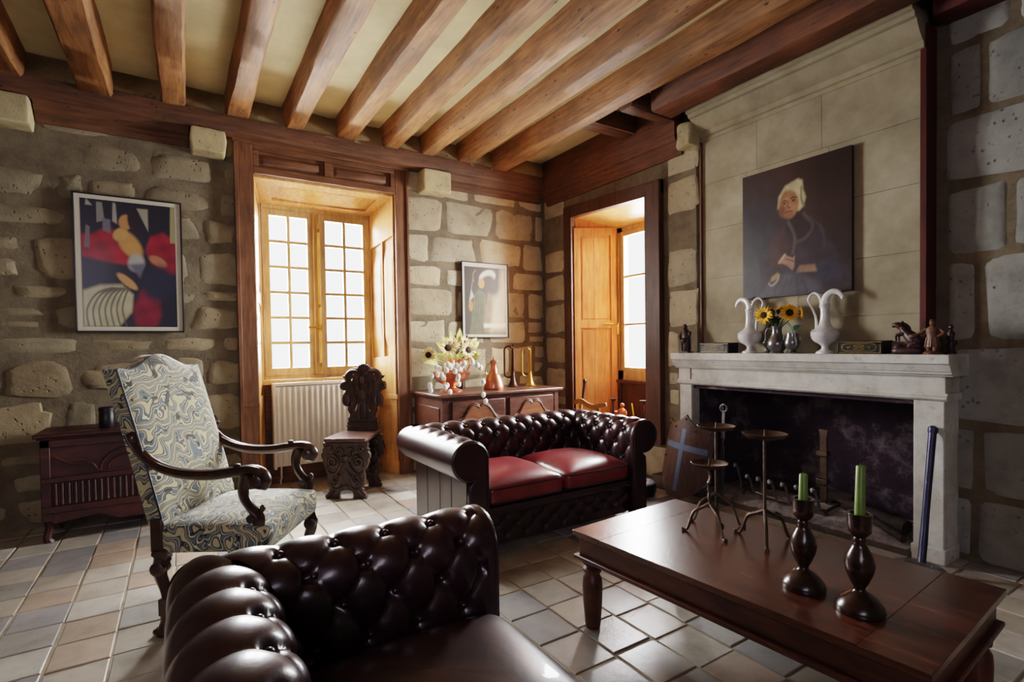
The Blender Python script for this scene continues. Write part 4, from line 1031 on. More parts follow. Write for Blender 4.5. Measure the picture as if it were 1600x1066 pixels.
# ------------------------------------------------------------ fireplace
FP = thing('fireplace', 'grey-white carved stone fireplace surround with a wide moulded mantel shelf', 'fireplace', (3.42, 1.98, 0))
def fp(mb, name, mat, bevel=.003, **k):
    mb.v = [(x - 3.42, y - 1.98, z) for x, y, z in mb.v]; return obj(name, mb, mat, FP, bevel, **k)
YZ = basis((0, 0, 0), (1, 0, 0), (0, 0, 1), (0, -1, 0))
m = MB(); pr = [(XR2, 1.02), (3.40, 1.02), (3.395, 1.03), (3.385, 1.032), (3.38, 1.045), (3.372, 1.05), (3.368, 1.058), (3.355, 1.075), (3.350, 1.085), (3.34, 1.09), (3.338, 1.14), (XR2, 1.14)]
m.prism(pr, -2.875, -1.055, YZ); fp(m, 'mantel_shelf', MAT['mantel'], .003, smooth=30)
m = MB(); m.box(3.42, XR2, 1.095, 2.86, .905, 1.025); pr = [(XR2, .885), (3.43, .885), (3.415, .89), (3.405, .90), (3.405, .912), (3.415, .918), (3.42, .93), (XR2, .93)]
m.prism(pr, -2.872, -1.085, YZ); fp(m, 'lintel', MAT['mantel'], .003, smooth=30)
m = MB(); m.box(3.4165, 3.425, 2.736, 2.746, .93, 1.02); fp(m, 'joint_strip', MAT['casing'], 0)
m = MB(); m.box(3.425, XR2, 2.738, 2.855, .0, .888); m.box(3.412, XR2, 2.73, 2.865, .0, .10); fp(m, 'pilaster', MAT['mantel'], .006)
m = MB(); m.box(3.425, XR2 + .02, 1.10, 1.242, .0, .888); m.box(3.415, XR2, 1.092, 1.25, .0, .085); fp(m, 'pilaster', MAT['mantel'], .006)
m = MB(); m.box(3.52, 4.04, 2.735, 2.75, .0, .9); m.box(3.52, 4.04, 1.23, 1.245, .0, .9); m.box(4.03, 4.06, 1.24, 2.74, .0, .9); m.box(3.45, 4.06, 1.235, 2.745, .88, .9); m.box(3.45, 3.5, 1.24, 2.74, .86, .9)
fp(m, 'firebox_lining', MAT['soot'], 0)
m = MB(); m.box(3.41, 4.05, 1.245, 2.735, -.005, .035); fp(m, 'hearthstone', MAT['hearth'], .006)
# ash heap: nobody could count it
a = MB(); a.grid(lambda u, v: (3.42 + .58 * v, 1.27 + 1.44 * u, .036 + .075 * math.sin(PI * min(1, v * 1.1)) * math.sin(PI * u) ** .5 + noise.noise((u * 22, v * 11, 2)) * .022 * math.sin(PI * u)), 110, 44)
tag(obj('ash_bed', a, MAT['ash'], smooth=60), 'heap of grey wood ash on the hearth', 'ash', kind='stuff')
def log(label, p0, p1, r):
    m = MB(); n = 14; A, Bv = Vector(p0), Vector(p1)
    m.tube([A.lerp(Bv, i / n) + Vector((0, 0, noise.noise((i * .5, r * 90, 0)) * .012)) for i in range(n + 1)], [r * (1 + noise.noise((i * .8, r * 50, 3)) * .25) for i in range(n + 1)], 10)
    tag(obj('charred_log', m, MAT['logs']), label, 'log', 'charred logs in the fireplace')
log('charred log lying at the right of the ash heap', (3.56, 1.32, .115), (3.70, 1.72, .13), .042)
log('charred log lying behind the iron fire basket', (3.86, 1.75, .12), (3.80, 2.35, .12), .05)
log('thin charred stick poking out towards the right pilaster', (3.46, 1.30, .075), (3.58, 1.52, .12), .022)
# basket of curled bars
G = thing('fire_basket', 'iron fire basket with a row of curled bars on the hearth', 'fire grate', (3.56, 2.06, .04))
m = MB(); fr = [(-.02, .30, .10), (-.06, .15, .085), (-.07, 0, .075), (-.06, -.15, .07), (-.03, -.30, .065)]
m.tube(spline(fr, 5), .011, 8); m.tube([(.25, .28, .10), (-.02, .30, .10)], .010, 8); m.tube([(.25, -.28, .07), (-.03, -.30, .065)], .010, 8); m.tube([(.25, .28, .1), (.25, -.28, .07)], .010, 8)
for q in ((-.02, .30, .10), (-.03, -.30, .065), (.25, .28, .1), (.25, -.28, .07)): m.tube([q, (q[0], q[1], 0)], .010, 8)
obj('frame', m, MAT['iron'], G)
for i, yy in enumerate((.30, .19, .10, .01, -.08, -.17, -.27)):
    hgt = .19 if i == 0 else .13; x = -.035 - .04 * math.cos(yy * 4.5)
    m = MB(); m.tube(spline([(x, yy, .07), (x - .015, yy + .01, .07 + hgt * .6), (x - .03, yy + .02, .07 + hgt), (x - .055, yy + .02, .085 + hgt), (x - .062, yy + .02, .06 + hgt)], 4), .009, 7); m.ball((x - .05, yy + .02, .075 + hgt), .017, .02, .015)
    obj('curled_bar', m, MAT['steel'], G)
A1 = thing('andiron', 'tall flat iron andiron post standing in the fireplace', 'andiron', (3.66, 1.84, .06))
m = MB(); m.box(-.008, .008, -.022, .022, 0, .50); m.prism([(-.022, 0), (.022, 0), (.030, .06), (-.030, .06)], -.007, .007, T(0, 0, .50) @ basis((0, 0, 0), (0, 1, 0), (0, 0, 1), (1, 0, 0))); obj('post', m, MAT['iron'], A1, .002)
for z in (.19, .38):
    m = MB(); m.box(-.035, .012, -.036, .036, z, z + .035); obj('bracket', m, MAT['iron'], A1, .003)
m = MB(); m.box(-.01, .25, -.015, .015, .03, .055); m.tube(spline([(0, 0, .05), (-.03, .04, .03), (-.04, .07, 0)], 4), .011, 7); m.tube(spline([(0, 0, .05), (-.03, -.04, .03), (-.04, -.07, 0)], 4), .011, 7); obj('foot', m, MAT['iron'], A1)
# iron fire tool with a ring
K = thing('fire_iron', 'grey iron fire tool with a ring handle leaning in the left of the hearth', 'fire tool', (3.43, 2.475, .035))
m = MB(); BMx = R(3, 'Y')
m.box(-.004, .004, -.016, .016, .0, .40, BMx); m.box(-.004, .004, -.013, .013, .50, .66, BMx); m.box(-.005, .005, -.017, .017, .44, .53, BMx); m.ball((0, 0, .46), .012, .022, .02, M=BMx); m.tube([(0, 0, .38), (0, 0, .52)], .008, 6, BMx)
obj('blade', m, MAT['steel'], K, .002)
m = MB(); m.tube([(0, .028 * math.cos(a), .685 + .028 * math.sin(a)) for a in np.linspace(0, 2 * PI, 24)], .008, 8, BMx, closed=False); m.tube([(0, .0, .66), (0, .012, .70)], .006, 6, BMx); obj('ring_handle', m, MAT['steel'], K)
# shield
SD = thing('wooden_shield', 'curved brown wooden shield with a blue-grey cross, leaning on the left pilaster', 'shield', (3.20, 2.735, .012))
LM = R(9, 'Y') @ R(5, 'X'); RS = .30
def shp(w, z, d=0):
    a = w / RS; return LM @ Vector((-(RS + d) * math.cos(a) + RS, (RS + d) * math.sin(a), z))
def half_w(z): return .235 * (1 if z > .25 else max(.02, (1 - ((.25 - z) / .27) ** 2.2)))
def top_z(w):
    k = abs(w) / .235; return .575 + .085 * max(0, 1 - k / .55) ** 1.7 + .03 * max(0, (k - .45) / .55) ** 1.6
def shg(u, v, d):
    w0 = (2 * u - 1); zt = top_z(w0 * .235); z = .012 + (zt - .012) * v
    return shp(w0 * half_w(z), z, d)
m = MB(); m.grid(lambda u, v: shg(u, v, .012), 48, 40, flip=True); m.grid(lambda u, v: shg(u, v, -.004), 48, 40)
m.grid(lambda u, v: shg(u, 1, .012 - .016 * v), 48, 1, flip=True)
for e in (0, 1): m.grid(lambda u, v: shg(e, u, .012 - .016 * v), 40, 1)
obj('board', m, MAT['shieldw'], SD, smooth=50)
m = MB(); m.grid(lambda u, v: shp(-.002 + (-.018 + .036 * u), .06 + .49 * v, .0145), 4, 30, flip=True); m.grid(lambda u, v: shp(-.20 + .40 * u, .385 + .045 * v, .0145), 30, 4, flip=True); obj('cross', m, MAT['bluegrey'], SD)
for w0, z in ((0, .625), (.09, .55), (-.09, .55), (.2, .56), (-.2, .56), (.19, .30), (-.19, .30), (.1, .12), (-.1, .12)):
    m = MB(); m.ball(tuple(shp(w0, z, .014)), .009, n=10, m=6); obj('rivet', m, MAT['iron'], SD)
# warming pan on a long rod
WP = thing('warming_pan', 'long blued rod with a round grey pan, leaning on the right pilaster', 'warming pan', (3.17, 1.13, 0))
m = MB(); m.lathe([(.001, .012), (.09, .012), (.115, .03), (.118, .045), (.112, .052), (.06, .062), (.001, .066)], 32)
for i in range(10): m.ball((.06 * math.cos(i * .63), .06 * math.sin(i * .63), .062), .006, n=8, m=5)
m.box(-.05, .05, -.05, .05, 0, .02); obj('pan', m, MAT['steel'], WP)
m = MB(); m.tube([(.05, 0, .05), (.10, .01, .14), (.13, .01, .30), (.222, .012, .72)], [.018, .019, .017, .019], 12); m.lathe([(.019, 0), (.023, .01), (.022, .03), (.012, .04), (.001, .042)], 14, T(.222, .012, .715) @ R(12, 'Y')); obj('rod', m, MAT['blueiron'], WP)
# foot warmer
t = thing('foot_warmer', 'round black foot warmer with a pierced lid on the floor beside the shield', 'foot warmer', (3.08, 2.98, 0))
m = MB(); m.lathe([(.10, 0), (.118, .01), (.128, .06), (.125, .095), (.12, .10), (.10, .10)], 32, sx=1.1); obj('pot', m, MAT['black'], t)
m = MB(); m.lathe([(.122, .098), (.122, .106), (.112, .114), (.001, .118)], 32, sx=1.08); m.mi = 1
for r, n in ((.03, 6), (.06, 11), (.09, 16)):
    for i in range(n): m.ball((r * 1.08 * math.cos(2 * PI * i / n), r * math.sin(2 * PI * i / n), .1165), .006, .006, .003, n=6, m=4)
obj('lid', m, [MAT['steel'], MAT['black']], t)
t = thing('wooden_block', 'small brown wooden block on the floor against the wall behind the shield', 'block', (3.40, 3.02, 0))
m = MB(); m.box(-.05, .05, -.06, .06, 0, .11); m.box(-.056, .056, -.066, .066, .095, .115); obj('block', m, MAT['shieldw'], t, .004)

# ------------------------------------------------------------ things on the mantel shelf
ZM, XM = 1.14, 3.43
def figure(name, label, cat, loc, mat, rz, build):
    m = MB(); build(m); m.v = [(x, y, z) for x, y, z in m.v]
    o = obj(name, m, mat, smooth=50, loc=loc, rot=(0, 0, math.radians(rz))); return tag(o, label, cat)
def robed(m):   # bent robed figure with a bundle
    m.box(-.035, .035, -.04, .04, 0, .012)
    m.lathe([(.034, .012), (.040, .03), (.036, .08), (.040, .13), (.036, .165), (.018, .185), (.012, .19)], 14, sx=.85)
    m.ball((-.012, 0, .205), .019, .018, .024); m.ball((-.016, 0, .222), .014, .015, .010)
    for s in (-1, 1): m.tube(spline([(0, s * .036, .168), (-.02, s * .045, .13), (-.04, s * .02, .115)], 4), [.013, .014, .013, .012, .011, .011, .010, .010, .009][:9], 8)
    m.ball((-.036, 0, .10), .014, .022, .02); m.tube([(-.03, .02, .02), (-.035, .02, .12)], .006, 6)
    for k in range(7): m.tube([(.036 * math.cos(k) * .85, .038 * math.sin(k), .015), (.034 * math.cos(k + .2) * .85, .036 * math.sin(k + .2), .12)], .004, 5)
figure('carved_figurine', 'small dark carved robed figurine at the left end of the mantel shelf', 'figurine', (XM - .02, 2.775, ZM), MAT['darkcarve'], 0, robed)
def standing(m):
    m.lathe([(.040, 0), (.042, .008), (.032, .018)], 14)
    for s in (-1, 1): m.tube(spline([(0, s * .014, .015), (-.004, s * .016, .05), (0, s * .013, .09)], 4), [.012, .013, .013, .014, .015, .015, .015, .016, .016], 8)
    m.lathe([(.034, .04), (.030, .07), (.024, .095), (.028, .12), (.031, .135), (.016, .15), (.009, .155)], 14, sx=.75)
    m.ball((0, 0, .168), .014, .014, .018); m.ball((0, 0, .182), .013, .013, .007)
    m.tube(spline([(0, .026, .138), (-.01, .05, .115), (-.02, .075, .105)], 4), [.009, .009, .009, .009, .008, .008, .008, .008, .007], 8); m.ball((-.02, .08, .10), .02, .022, .012)
    m.tube(spline([(0, -.028, .138), (-.004, -.052, .115), (-.012, -.026, .092)], 4), .008, 8)
    for k in range(8): m.tube([(.033 * math.cos(k * .8) * .75, .034 * math.sin(k * .8), .04), (.022 * math.cos(k * .8) * .75, .024 * math.sin(k * .8), .09)], .004, 5)
figure('carved_figurine', 'brown carved figurine of a man with outstretched arm on the mantel', 'figurine', (XM - .03, 1.148, ZM), MAT['browncarve'], 0, standing)
def small(m):
    m.lathe([(.026, 0), (.026, .01), (.016, .02), (.018, .05), (.012, .07), (.014, .09), (.019, .11), (.008, .128), (.006, .132)], 12); m.ball((0, 0, .145), .011, .011, .014); m.tube([(0, .018, .11), (-.012, .02, .08), (-.02, .0, .07)], .006, 6); m.ball((0, -.012, .06), .012, .016, .014)
figure('carved_figurine', 'smallest dark figurine, last on the right of the mantel shelf', 'figurine', (XM + .05, 1.092, ZM), MAT['darkcarve'], 20, small)
def horse(m):   # rearing carved animal on a rocky base
    m.superq((0, 0, .018), .045, .075, .02, .5, .5, 24, 10); m.ball((0, -.03, .045), .03, .04, .03); m.ball((.0, .045, .035), .022, .03, .022)
    m.tube(spline([(0, -.055, .055), (0, -.02, .09), (0, .012, .125), (-.004, .028, .155)], 5), [.022, .026, .030, .034, .035, .034, .032, .030, .027, .025, .023, .022, .020, .019, .018, .017], 12)
    m.tube(spline([(0, .025, .145), (-.004, .052, .165), (-.006, .075, .158)], 4), [.017, .017, .018, .018, .017, .015, .013, .011, .010], 10)
    for s in (-1, 1):
        m.tube(spline([(s * .016, .018, .115), (s * .02, .05, .105), (s * .02, .052, .075)], 4), [.011, .010, .009, .009, .008, .007, .007, .007, .008], 8)
        m.tube(spline([(s * .018, -.045, .06), (s * .024, -.015, .05), (s * .022, -.03, .018)], 4), [.016, .015, .013, .012, .010, .009, .008, .008, .009], 8); m.tube([(s * .008, .03, .165), (s * .010, .026, .186)], [.006, .002], 6)
    m.tube(spline([(0, -.058, .055), (0, -.085, .06), (0, -.09, .02)], 4), .008, 8); m.tube(spline([(0, .022, .172), (.004, .0, .15), (.004, -.01, .12)], 4), [.007, .009, .010, .010, .010, .009, .008, .006, .004], 6)
figure('carved_horse', 'dark plum carved rearing horse near the right end of the mantel', 'figurine', (XM - .02, 1.262, ZM), MAT['purplecarve'], 0, horse)
def gilt_box(label, y0, y1, d, rz, wide):
    t = thing('gilt_box', label, 'box', (XM + .02, (y0 + y1) / 2, ZM), rz, 'dark gilt boxes on the mantel')
    w = (y1 - y0) / 2; h = .078
    m = MB(); m.box(-d, d, -w, w, 0, h - .018); obj('body', m, MAT['black'], t, .003)
    m = MB(); m.box(-d - .002, d + .002, -w - .002, w + .002, h - .017, h); obj('lid', m, MAT['black'], t, .003)
    m = MB(); f = -d - .0015
    for a, b in ((.86, .80), (.80, .70)): pass
    def ring(pts, r): m.tube([(f, y, z) for y, z in pts], r, 5, up=(1, 0, 0))
    ring([(-w * .93, .007), (w * .93, .007), (w * .93, h - .007), (-w * .93, h - .007), (-w * .93, .007)], .0016)
    c = h / 2; o = [(-w * .78, c), (-w * .70, c + .018), (-w * .55, c + .022), (w * .55, c + .022), (w * .70, c + .018), (w * .78, c), (w * .70, c - .018), (w * .55, c - .022), (-w * .55, c - .022), (-w * .70, c - .018), (-w * .78, c)]
    ring(o, .0016)
    ring([(.03 * math.sin(2 * a), c + .012 * math.cos(a)) for a in np.linspace(0, 2 * PI, 30)], .0014)
    for s in (-1, 1): ring([(s * (.045 + .022 * k / 8), c + .006 * math.sin(k)) for k in range(9)], .0015)
    obj('gilt_line', m, MAT['gilt'], t)
    return t
gilt_box('dark box with gilt lines left of the left white ewer', 2.38, 2.63, .062, 0, 1)
gilt_box('dark box with gilt lines right of the right white ewer', 1.38, 1.625, .062, 0, 1)
def ewer(label, y, rz):
    t = thing('white_ewer', label, 'ewer', (XM - .005, y, ZM), rz, 'white ewers on the mantel')
    # local +x: spout side
    m = MB(); m.lathe([(.001, 0), (.050, 0), (.052, .006), (.048, .014), (.034, .020), (.022, .028), (.018, .04), (.022, .052), (.036, .064), (.060, .078), (.074, .096), (.078, .112), (.080, .116), (.078, .132), (.080, .136), (.070, .150), (.046, .164), (.032, .185), (.026, .22), (.024, .26), (.027, .30), (.030, .315)], 32); obj('body', m, MAT['ewer'], t, smooth=50)
    m = MB()
    p = spline([(-.004, 0, .29), (0, 0, .33), (.016, 0, .366), (.045, 0, .386), (.078, 0, .382), (.098, 0, .360), (.104, 0, .345)], 5); n = len(p)
    m.sweep(p, [(math.cos(a), math.sin(a)) for a in np.linspace(0, 2 * PI, 17)[:-1]], [(.030 - .020 * (i / n) ** .8, .028 - .022 * (i / n) ** .6) for i in range(n)], up=(0, 1, 0)); m.ball((.104, 0, .343), .008, .009, .012)
    obj('spout', m, MAT['ewer'], t, smooth=60)
    m = MB(); p = spline([(-.02, 0, .335), (-.04, 0, .375), (-.07, 0, .388), (-.098, 0, .366), (-.10, 0, .335), (-.078, 0, .29), (-.058, 0, .24), (-.052, 0, .19), (-.05, 0, .158)], 5); m.tube(p, [.010 - .004 * math.sin(PI * i / len(p)) for i in range(len(p))], 10); m.ball((-.02, 0, .33), .014); m.ball((-.1, 0, .335), .008)
    obj('handle', m, MAT['ewer'], t, smooth=60)
    return t
ewer('white glazed ewer left of the sunflowers, spout to the left', 2.232, 90)
ewer('white glazed ewer right of the sunflowers, spout to the right', 1.715, -90)
# pewter pieces and sunflowers
J = thing('pewter_jug', 'pewter jug with a curved handle holding most of the sunflowers', 'jug', (XM - .02, 2.022, ZM))
m = MB(); m.lathe([(.001, 0), (.044, 0), (.046, .008), (.040, .014), (.052, .03), (.062, .055), (.060, .078), (.046, .105), (.034, .13), (.031, .16), (.036, .185), (.033, .185), (.028, .16), (.03, .13), (.001, .12)], 30); obj('body', m, MAT['pewter'], J, smooth=50)
m = MB(); m.tube(spline([(0, .032, .165), (0, .06, .170), (0, .078, .140), (0, .076, .10), (0, .088, .075)], 5), .0065, 8); m.ball((0, .088, .075), .01); m.ball((0, .074, .02), .012, .014, .018); obj('handle', m, MAT['pewter'], J)
GB = thing('pewter_goblet', 'small pewter two-handled goblet beside the sunflower jug', 'goblet', (XM - .03, 1.912, ZM))
m = MB(); m.lathe([(.001, 0), (.036, 0), (.037, .006), (.024, .014), (.018, .022), (.034, .036), (.046, .06), (.044, .085), (.033, .11), (.034, .135), (.030, .135), (.028, .11), (.001, .1)], 28); obj('body', m, MAT['pewter'], GB, smooth=50)
for s in (-1, 1):
    m = MB(); m.tube(spline([(0, s * .033, .122), (0, s * .052, .12), (0, s * .058, .085), (0, s * .043, .06)], 4), .0045, 7); obj('handle', m, MAT['pewter'], GB)
def petal_ring(m, n, r0, r1, wd, M, tilt=.25, seed=0):
    rr = random.Random(seed)
    for i in range(n):
        a = 2 * PI * i / n + rr.uniform(-.1, .1); L = r1 * rr.uniform(.88, 1.1); tz = tilt + rr.uniform(-.15, .15)
        c, s = math.cos(a), math.sin(a); pts = []
        for q, wv in ((0, .5), (.35, 1), (.7, .8), (1, .05)):
            r = r0 + (L - r0) * q; z = math.sin(tz) * (r - r0) - .3 * q * q * (L - r0) * .4
            for e in (-1, 0, 1): pts.append((c * r - s * e * wd * wv, s * r + c * e * wd * wv, z + (.003 if e == 0 else 0)))
        m.add(pts, [(j * 3 + e, j * 3 + e + 1, j * 3 + e + 4, j * 3 + e + 3) for j in range(3) for e in range(2)], M)
def sunflower(label, group, loc, face, stem, r, mats, seed):
    t = thing('sunflower', label, 'sunflower', loc, 0, group)
    M = Vector(face).to_track_quat('Z', 'Y').to_matrix().to_4x4()
    m = MB(); petal_ring(m, 16, r * .36, r, r * .13, M, .3, seed); petal_ring(m, 14, r * .34, r * .9, r * .12, T(0, 0, 0) @ M @ T(0, 0, r * .06), .45, seed + 1); obj('petals', m, mats[0], t, smooth=60)
    m = MB(); m.lathe([(.001, r * .16), (r * .2, r * .17), (r * .36, r * .10), (r * .42, r * .02), (r * .3, -r * .08), (.001, -r * .1)], 20, M); obj('seed_head', m, MAT['seed'], t)
    m = MB(); b = M @ Vector((0, 0, -r * .1)); m.tube(spline([tuple(b), tuple(b + M.to_3x3() @ Vector((0, 0, -r * .5)) + Vector((0, 0, -r * .2))), tuple(Vector(stem) - Vector(loc))], 5), .0045, 7)
    obj('stem', m, mats[1], t)
    return t
def leaf(m, base, tip, wd, nrm=(0, 0, 1), curl=.15):
    A, Bp = Vector(base), Vector(tip); d = Bp - A; s = d.cross(Vector(nrm)).normalized(); n = s.cross(d).normalized(); pts = []
    for i in range(7):
        q = i / 6; wv = math.sin(PI * q ** .8) * wd + .001; c = A + d * q + n * math.sin(PI * q) * curl * d.length
        for e in (-1, 0, 1): pts.append(c + s * e * wv - n * abs(e) * wv * -.25)
    m.add(pts, [(j * 3 + e, j * 3 + e + 1, j * 3 + e + 4, j * 3 + e + 3) for j in range(6) for e in range(2)])
top = (XM - .02, 2.022, ZM + .15)
G1 = 'sunflowers on the mantel shelf'
sunflower('yellow sunflower on the mantel nearest the left ewer', G1, (3.365, 2.085, ZM + .262), (-.92, -.08, .12), top, .064, (MAT['petal'], MAT['stem']), 1)
sunflower('yellow sunflower on the mantel, highest of the bunch and facing upwards', G1, (3.42, 1.98, ZM + .305), (-.2, .25, 1), top, .055, (MAT['petal'], MAT['stem']), 5)
sunflower('yellow sunflower on the mantel facing right, above the goblet', G1, (3.36, 1.905, ZM + .268), (-.74, -.62, .12), top, .064, (MAT['petal'], MAT['stem']), 9)
sunflower('dark-backed sunflower turned away behind the right-hand bloom', G1, (3.44, 1.88, ZM + .27), (.6, -.7, .1), top, .045, (MAT['petal'], MAT['stem']), 13)
L = thing('leaf_spray', 'dark green sunflower leaves spilling from the pewter jug', 'leaves', (XM - .02, 2.022, ZM + .185)); L['kind'] = 'stuff'
m = MB(); rl = random.Random(4)
for i in range(17):
    a = rl.uniform(0, 2 * PI); z = rl.uniform(-.0, .09); rad = rl.uniform(.05, .085)
    leaf(m, (.01 * math.cos(a), .01 * math.sin(a), z), (rad * math.cos(a) * .8, rad * math.sin(a), z + rl.uniform(-.03, .05)), rl.uniform(.016, .028))
m.tube([(0, 0, -.06), (0, 0, .06)], .006, 6)
obj('leaf_blades', m, MAT['leaf'], L, smooth=60)
L2 = thing('leaf_stem', 'blue-green leaves standing in the small pewter goblet', 'leaves', (XM - .03, 1.912, ZM + .10))
m = MB(); m.tube([(0, 0, 0), (0, -.005, .06)], .004, 6); leaf(m, (0, -.02, .05), (-.03, -.085, .085), .026); leaf(m, (0, .0, .04), (-.03, .03, .10), .012); leaf(m, (0, 0, .04), (-.02, .055, .13), .012); m.tube([(0, -.005, .02), (0, -.02, .05)], .003, 6)
obj('leaf_blades', m, MAT['leafblue'], L2, smooth=60)
# ------------------------------------------------------------ things on the sideboard
ZS = .80
BW = thing('copper_bowl', 'footed copper bowl full of dried sunflowers on the sideboard', 'bowl', (2.10, 4.38, ZS))
m = MB(); m.lathe([(.001, 0), (.105, 0), (.108, .012), (.085, .022), (.052, .035), (.046, .05), (.07, .068), (.13, .098), (.168, .14), (.180, .178), (.186, .182), (.180, .186), (.162, .15), (.12, .11), (.001, .085)], 40); obj('bowl', m, MAT['copper'], BW, smooth=50)
m = MB(); m.lathe([(.001, .08), (.07, .10), (.085, .18), (.075, .25), (.082, .30), (.076, .30), (.069, .25), (.001, .22)], 28, T(.05, .02, 0)); obj('inner_pot', m, MAT['copper'], BW, smooth=50)
for s in (-1, 1):
    m = MB(); m.tube(spline([(.06 + .05 * s, -.06, .29), (.06 + .075 * s, -.09, .30), (.06 + .085 * s, -.10, .25), (.06 + .07 * s, -.085, .20)], 5), .009, 8); obj('handle', m, MAT['copper'], BW)
G2 = 'dried sunflowers in the copper bowl'
bp = (2.13, 4.38, ZS + .24)
for lab, off, face, r, sd in (('faded cream sunflower hanging furthest left over the copper bowl', (-.245, -.06, .345), (-.5, -.75, .1), .075, 31), ('faded cream sunflower with a dark eye, left of centre in the copper bowl', (-.075, -.10, .405), (-.15, -1, .25), .085, 33), ('faded cream sunflower at the top centre of the copper bowl', (.01, -.02, .44), (.1, -.8, .6), .08, 35), ('faded cream sunflower facing front at the centre right of the copper bowl', (.115, -.13, .385), (.05, -1, .1), .085, 37), ('faded cream sunflower highest on the right of the copper bowl', (.155, .0, .45), (.3, -.8, .5), .075, 39)):
    sunflower(lab, G2, (2.10 + off[0], 4.38 + off[1], ZS + off[2]), face, bp, r, (MAT['petalpale'], MAT['leafpale']), sd)
L = thing('dried_leaf_spray', 'pale yellow dried leaves fanning above the copper bowl', 'leaves', (2.13, 4.38, ZS + .26))
rl = random.Random(8)
for tip in ((-.34, -.1, .02), (-.12, 0, .27), (-.005, .05, .31), (.10, .06, .33), (.26, .02, .24), (.3, .05, .20), (-.2, -.05, .20), (.20, -.15, .06), (.24, -.1, .10)):
    m = MB(); leaf(m, tuple(x * .55 for x in tip), tip, .028, (0, -1, .3)); m.tube([(0, 0, 0), tuple(x * .55 for x in tip)], .003, 6); obj('leaf', m, MAT['leafpale'], L, smooth=60)
m = MB()
for i in range(70):
    a = rl.uniform(0, 2 * PI); r = rl.uniform(.12, .26); m.tube(spline([(0, 0, 0), (r * .6 * math.cos(a), r * .5 * math.sin(a), .09), (r * math.cos(a), r * .7 * math.sin(a), rl.uniform(-.02, .1))], 3), .0017, 4)
g = obj('grass_blades', m, MAT['leafpale'], L)
for lab, pth, n, sd in (('hanging spray of white papery pods furthest left on the sideboard bowl', [(-.05, -.1, .0), (-.26, -.14, -.02), (-.30, -.18, -.20)], 11, 1), ('hanging spray of white papery pods left of the copper bowl foot', [(-.05, -.12, 0), (-.18, -.22, .0), (-.20, -.25, -.22)], 12, 2), ('hanging spray of white papery pods across the front of the copper bowl', [(-.02, -.15, 0), (-.06, -.24, .0), (-.09, -.26, -.16)], 11, 3), ('long spray of white papery pods hanging below the sideboard edge', [(-.02, -.18, .02), (.06, -.36, .02), (.09, -.405, -.34)], 9, 4)):
    t = thing('honesty_spray', lab, 'dried flowers', (2.13, 4.38, ZS + .24), 0, 'white dried pod sprays in the copper bowl')
    p = spline([(0, 0, 0)] + pth, 7); m = MB(); m.tube(p, .002, 5); obj('stem', m, MAT['leafpale'], t)
    rl = random.Random(sd)
    for i in range(n):
        m = MB()
        q = p[int(len(p) * (.42 + .56 * i / (n - 1))) - 1 if i else int(len(p) * .42)]; o = Vector((rl.uniform(-.04, .04), rl.uniform(-.03, .02), rl.uniform(-.03, .015))) * (.45 if sd == 4 else 1)
        m.ball(tuple(q + o), .023, .012, .026, n=10, m=7); obj('seed_pod', m, MAT['honesty'], t)
t = thing('dried_twig_bunch', 'dark dried twigs in a small dark pot behind the copper bowl', 'dried flowers', (2.30, 4.60, ZS))
m = MB(); m.lathe([(.001, 0), (.05, 0), (.055, .06), (.045, .16), (.05, .2), (.045, .2), (.001, .18)], 18); obj('pot', m, MAT['bronze'], t)
m = MB(); rl = random.Random(3)
for i in range(26):
    x, y = rl.uniform(-.09, .09), rl.uniform(-.05, .05); z = rl.uniform(.34, .52); m.tube([(x * .2, y * .2, .19), (x * .7, y * .7, z * .75), (x, y, z)], .003, 4)
    for k in range(3): m.ball((x + rl.uniform(-.02, .02), y + rl.uniform(-.02, .02), z - .03 * k), .010, .010, .013, n=6, m=5)
obj('twigs', m, MAT['twig'], t)
J = thing('copper_jug', 'rosy copper jug with a slim neck on the sideboard', 'jug', (2.53, 4.33, ZS))
m = MB(); m.lathe([(.001, 0), (.095, 0), (.098, .006), (.096, .03), (.086, .08), (.066, .13), (.058, .145), (.045, .155), (.034, .19), (.028, .225), (.030, .25), (.036, .268), (.030, .268), (.024, .25), (.001, .2)], 32); obj('body', m, MAT['copper'], J, smooth=50)
m = MB(); m.lathe([(.036, .268), (.030, .276), (.012, .286), (.006, .298), (.009, .304), (.001, .31)], 20); m.prism([(.0, -.015), (.05, 0), (.0, .015)], .262, .274); obj('lid', m, MAT['copper'], J)
m = MB(); m.tube(spline([(-.028, 0, .24), (-.06, 0, .245), (-.088, 0, .21), (-.09, 0, .165), (-.06, 0, .14)], 5), .006, 8); obj('handle', m, MAT['brass'], J)
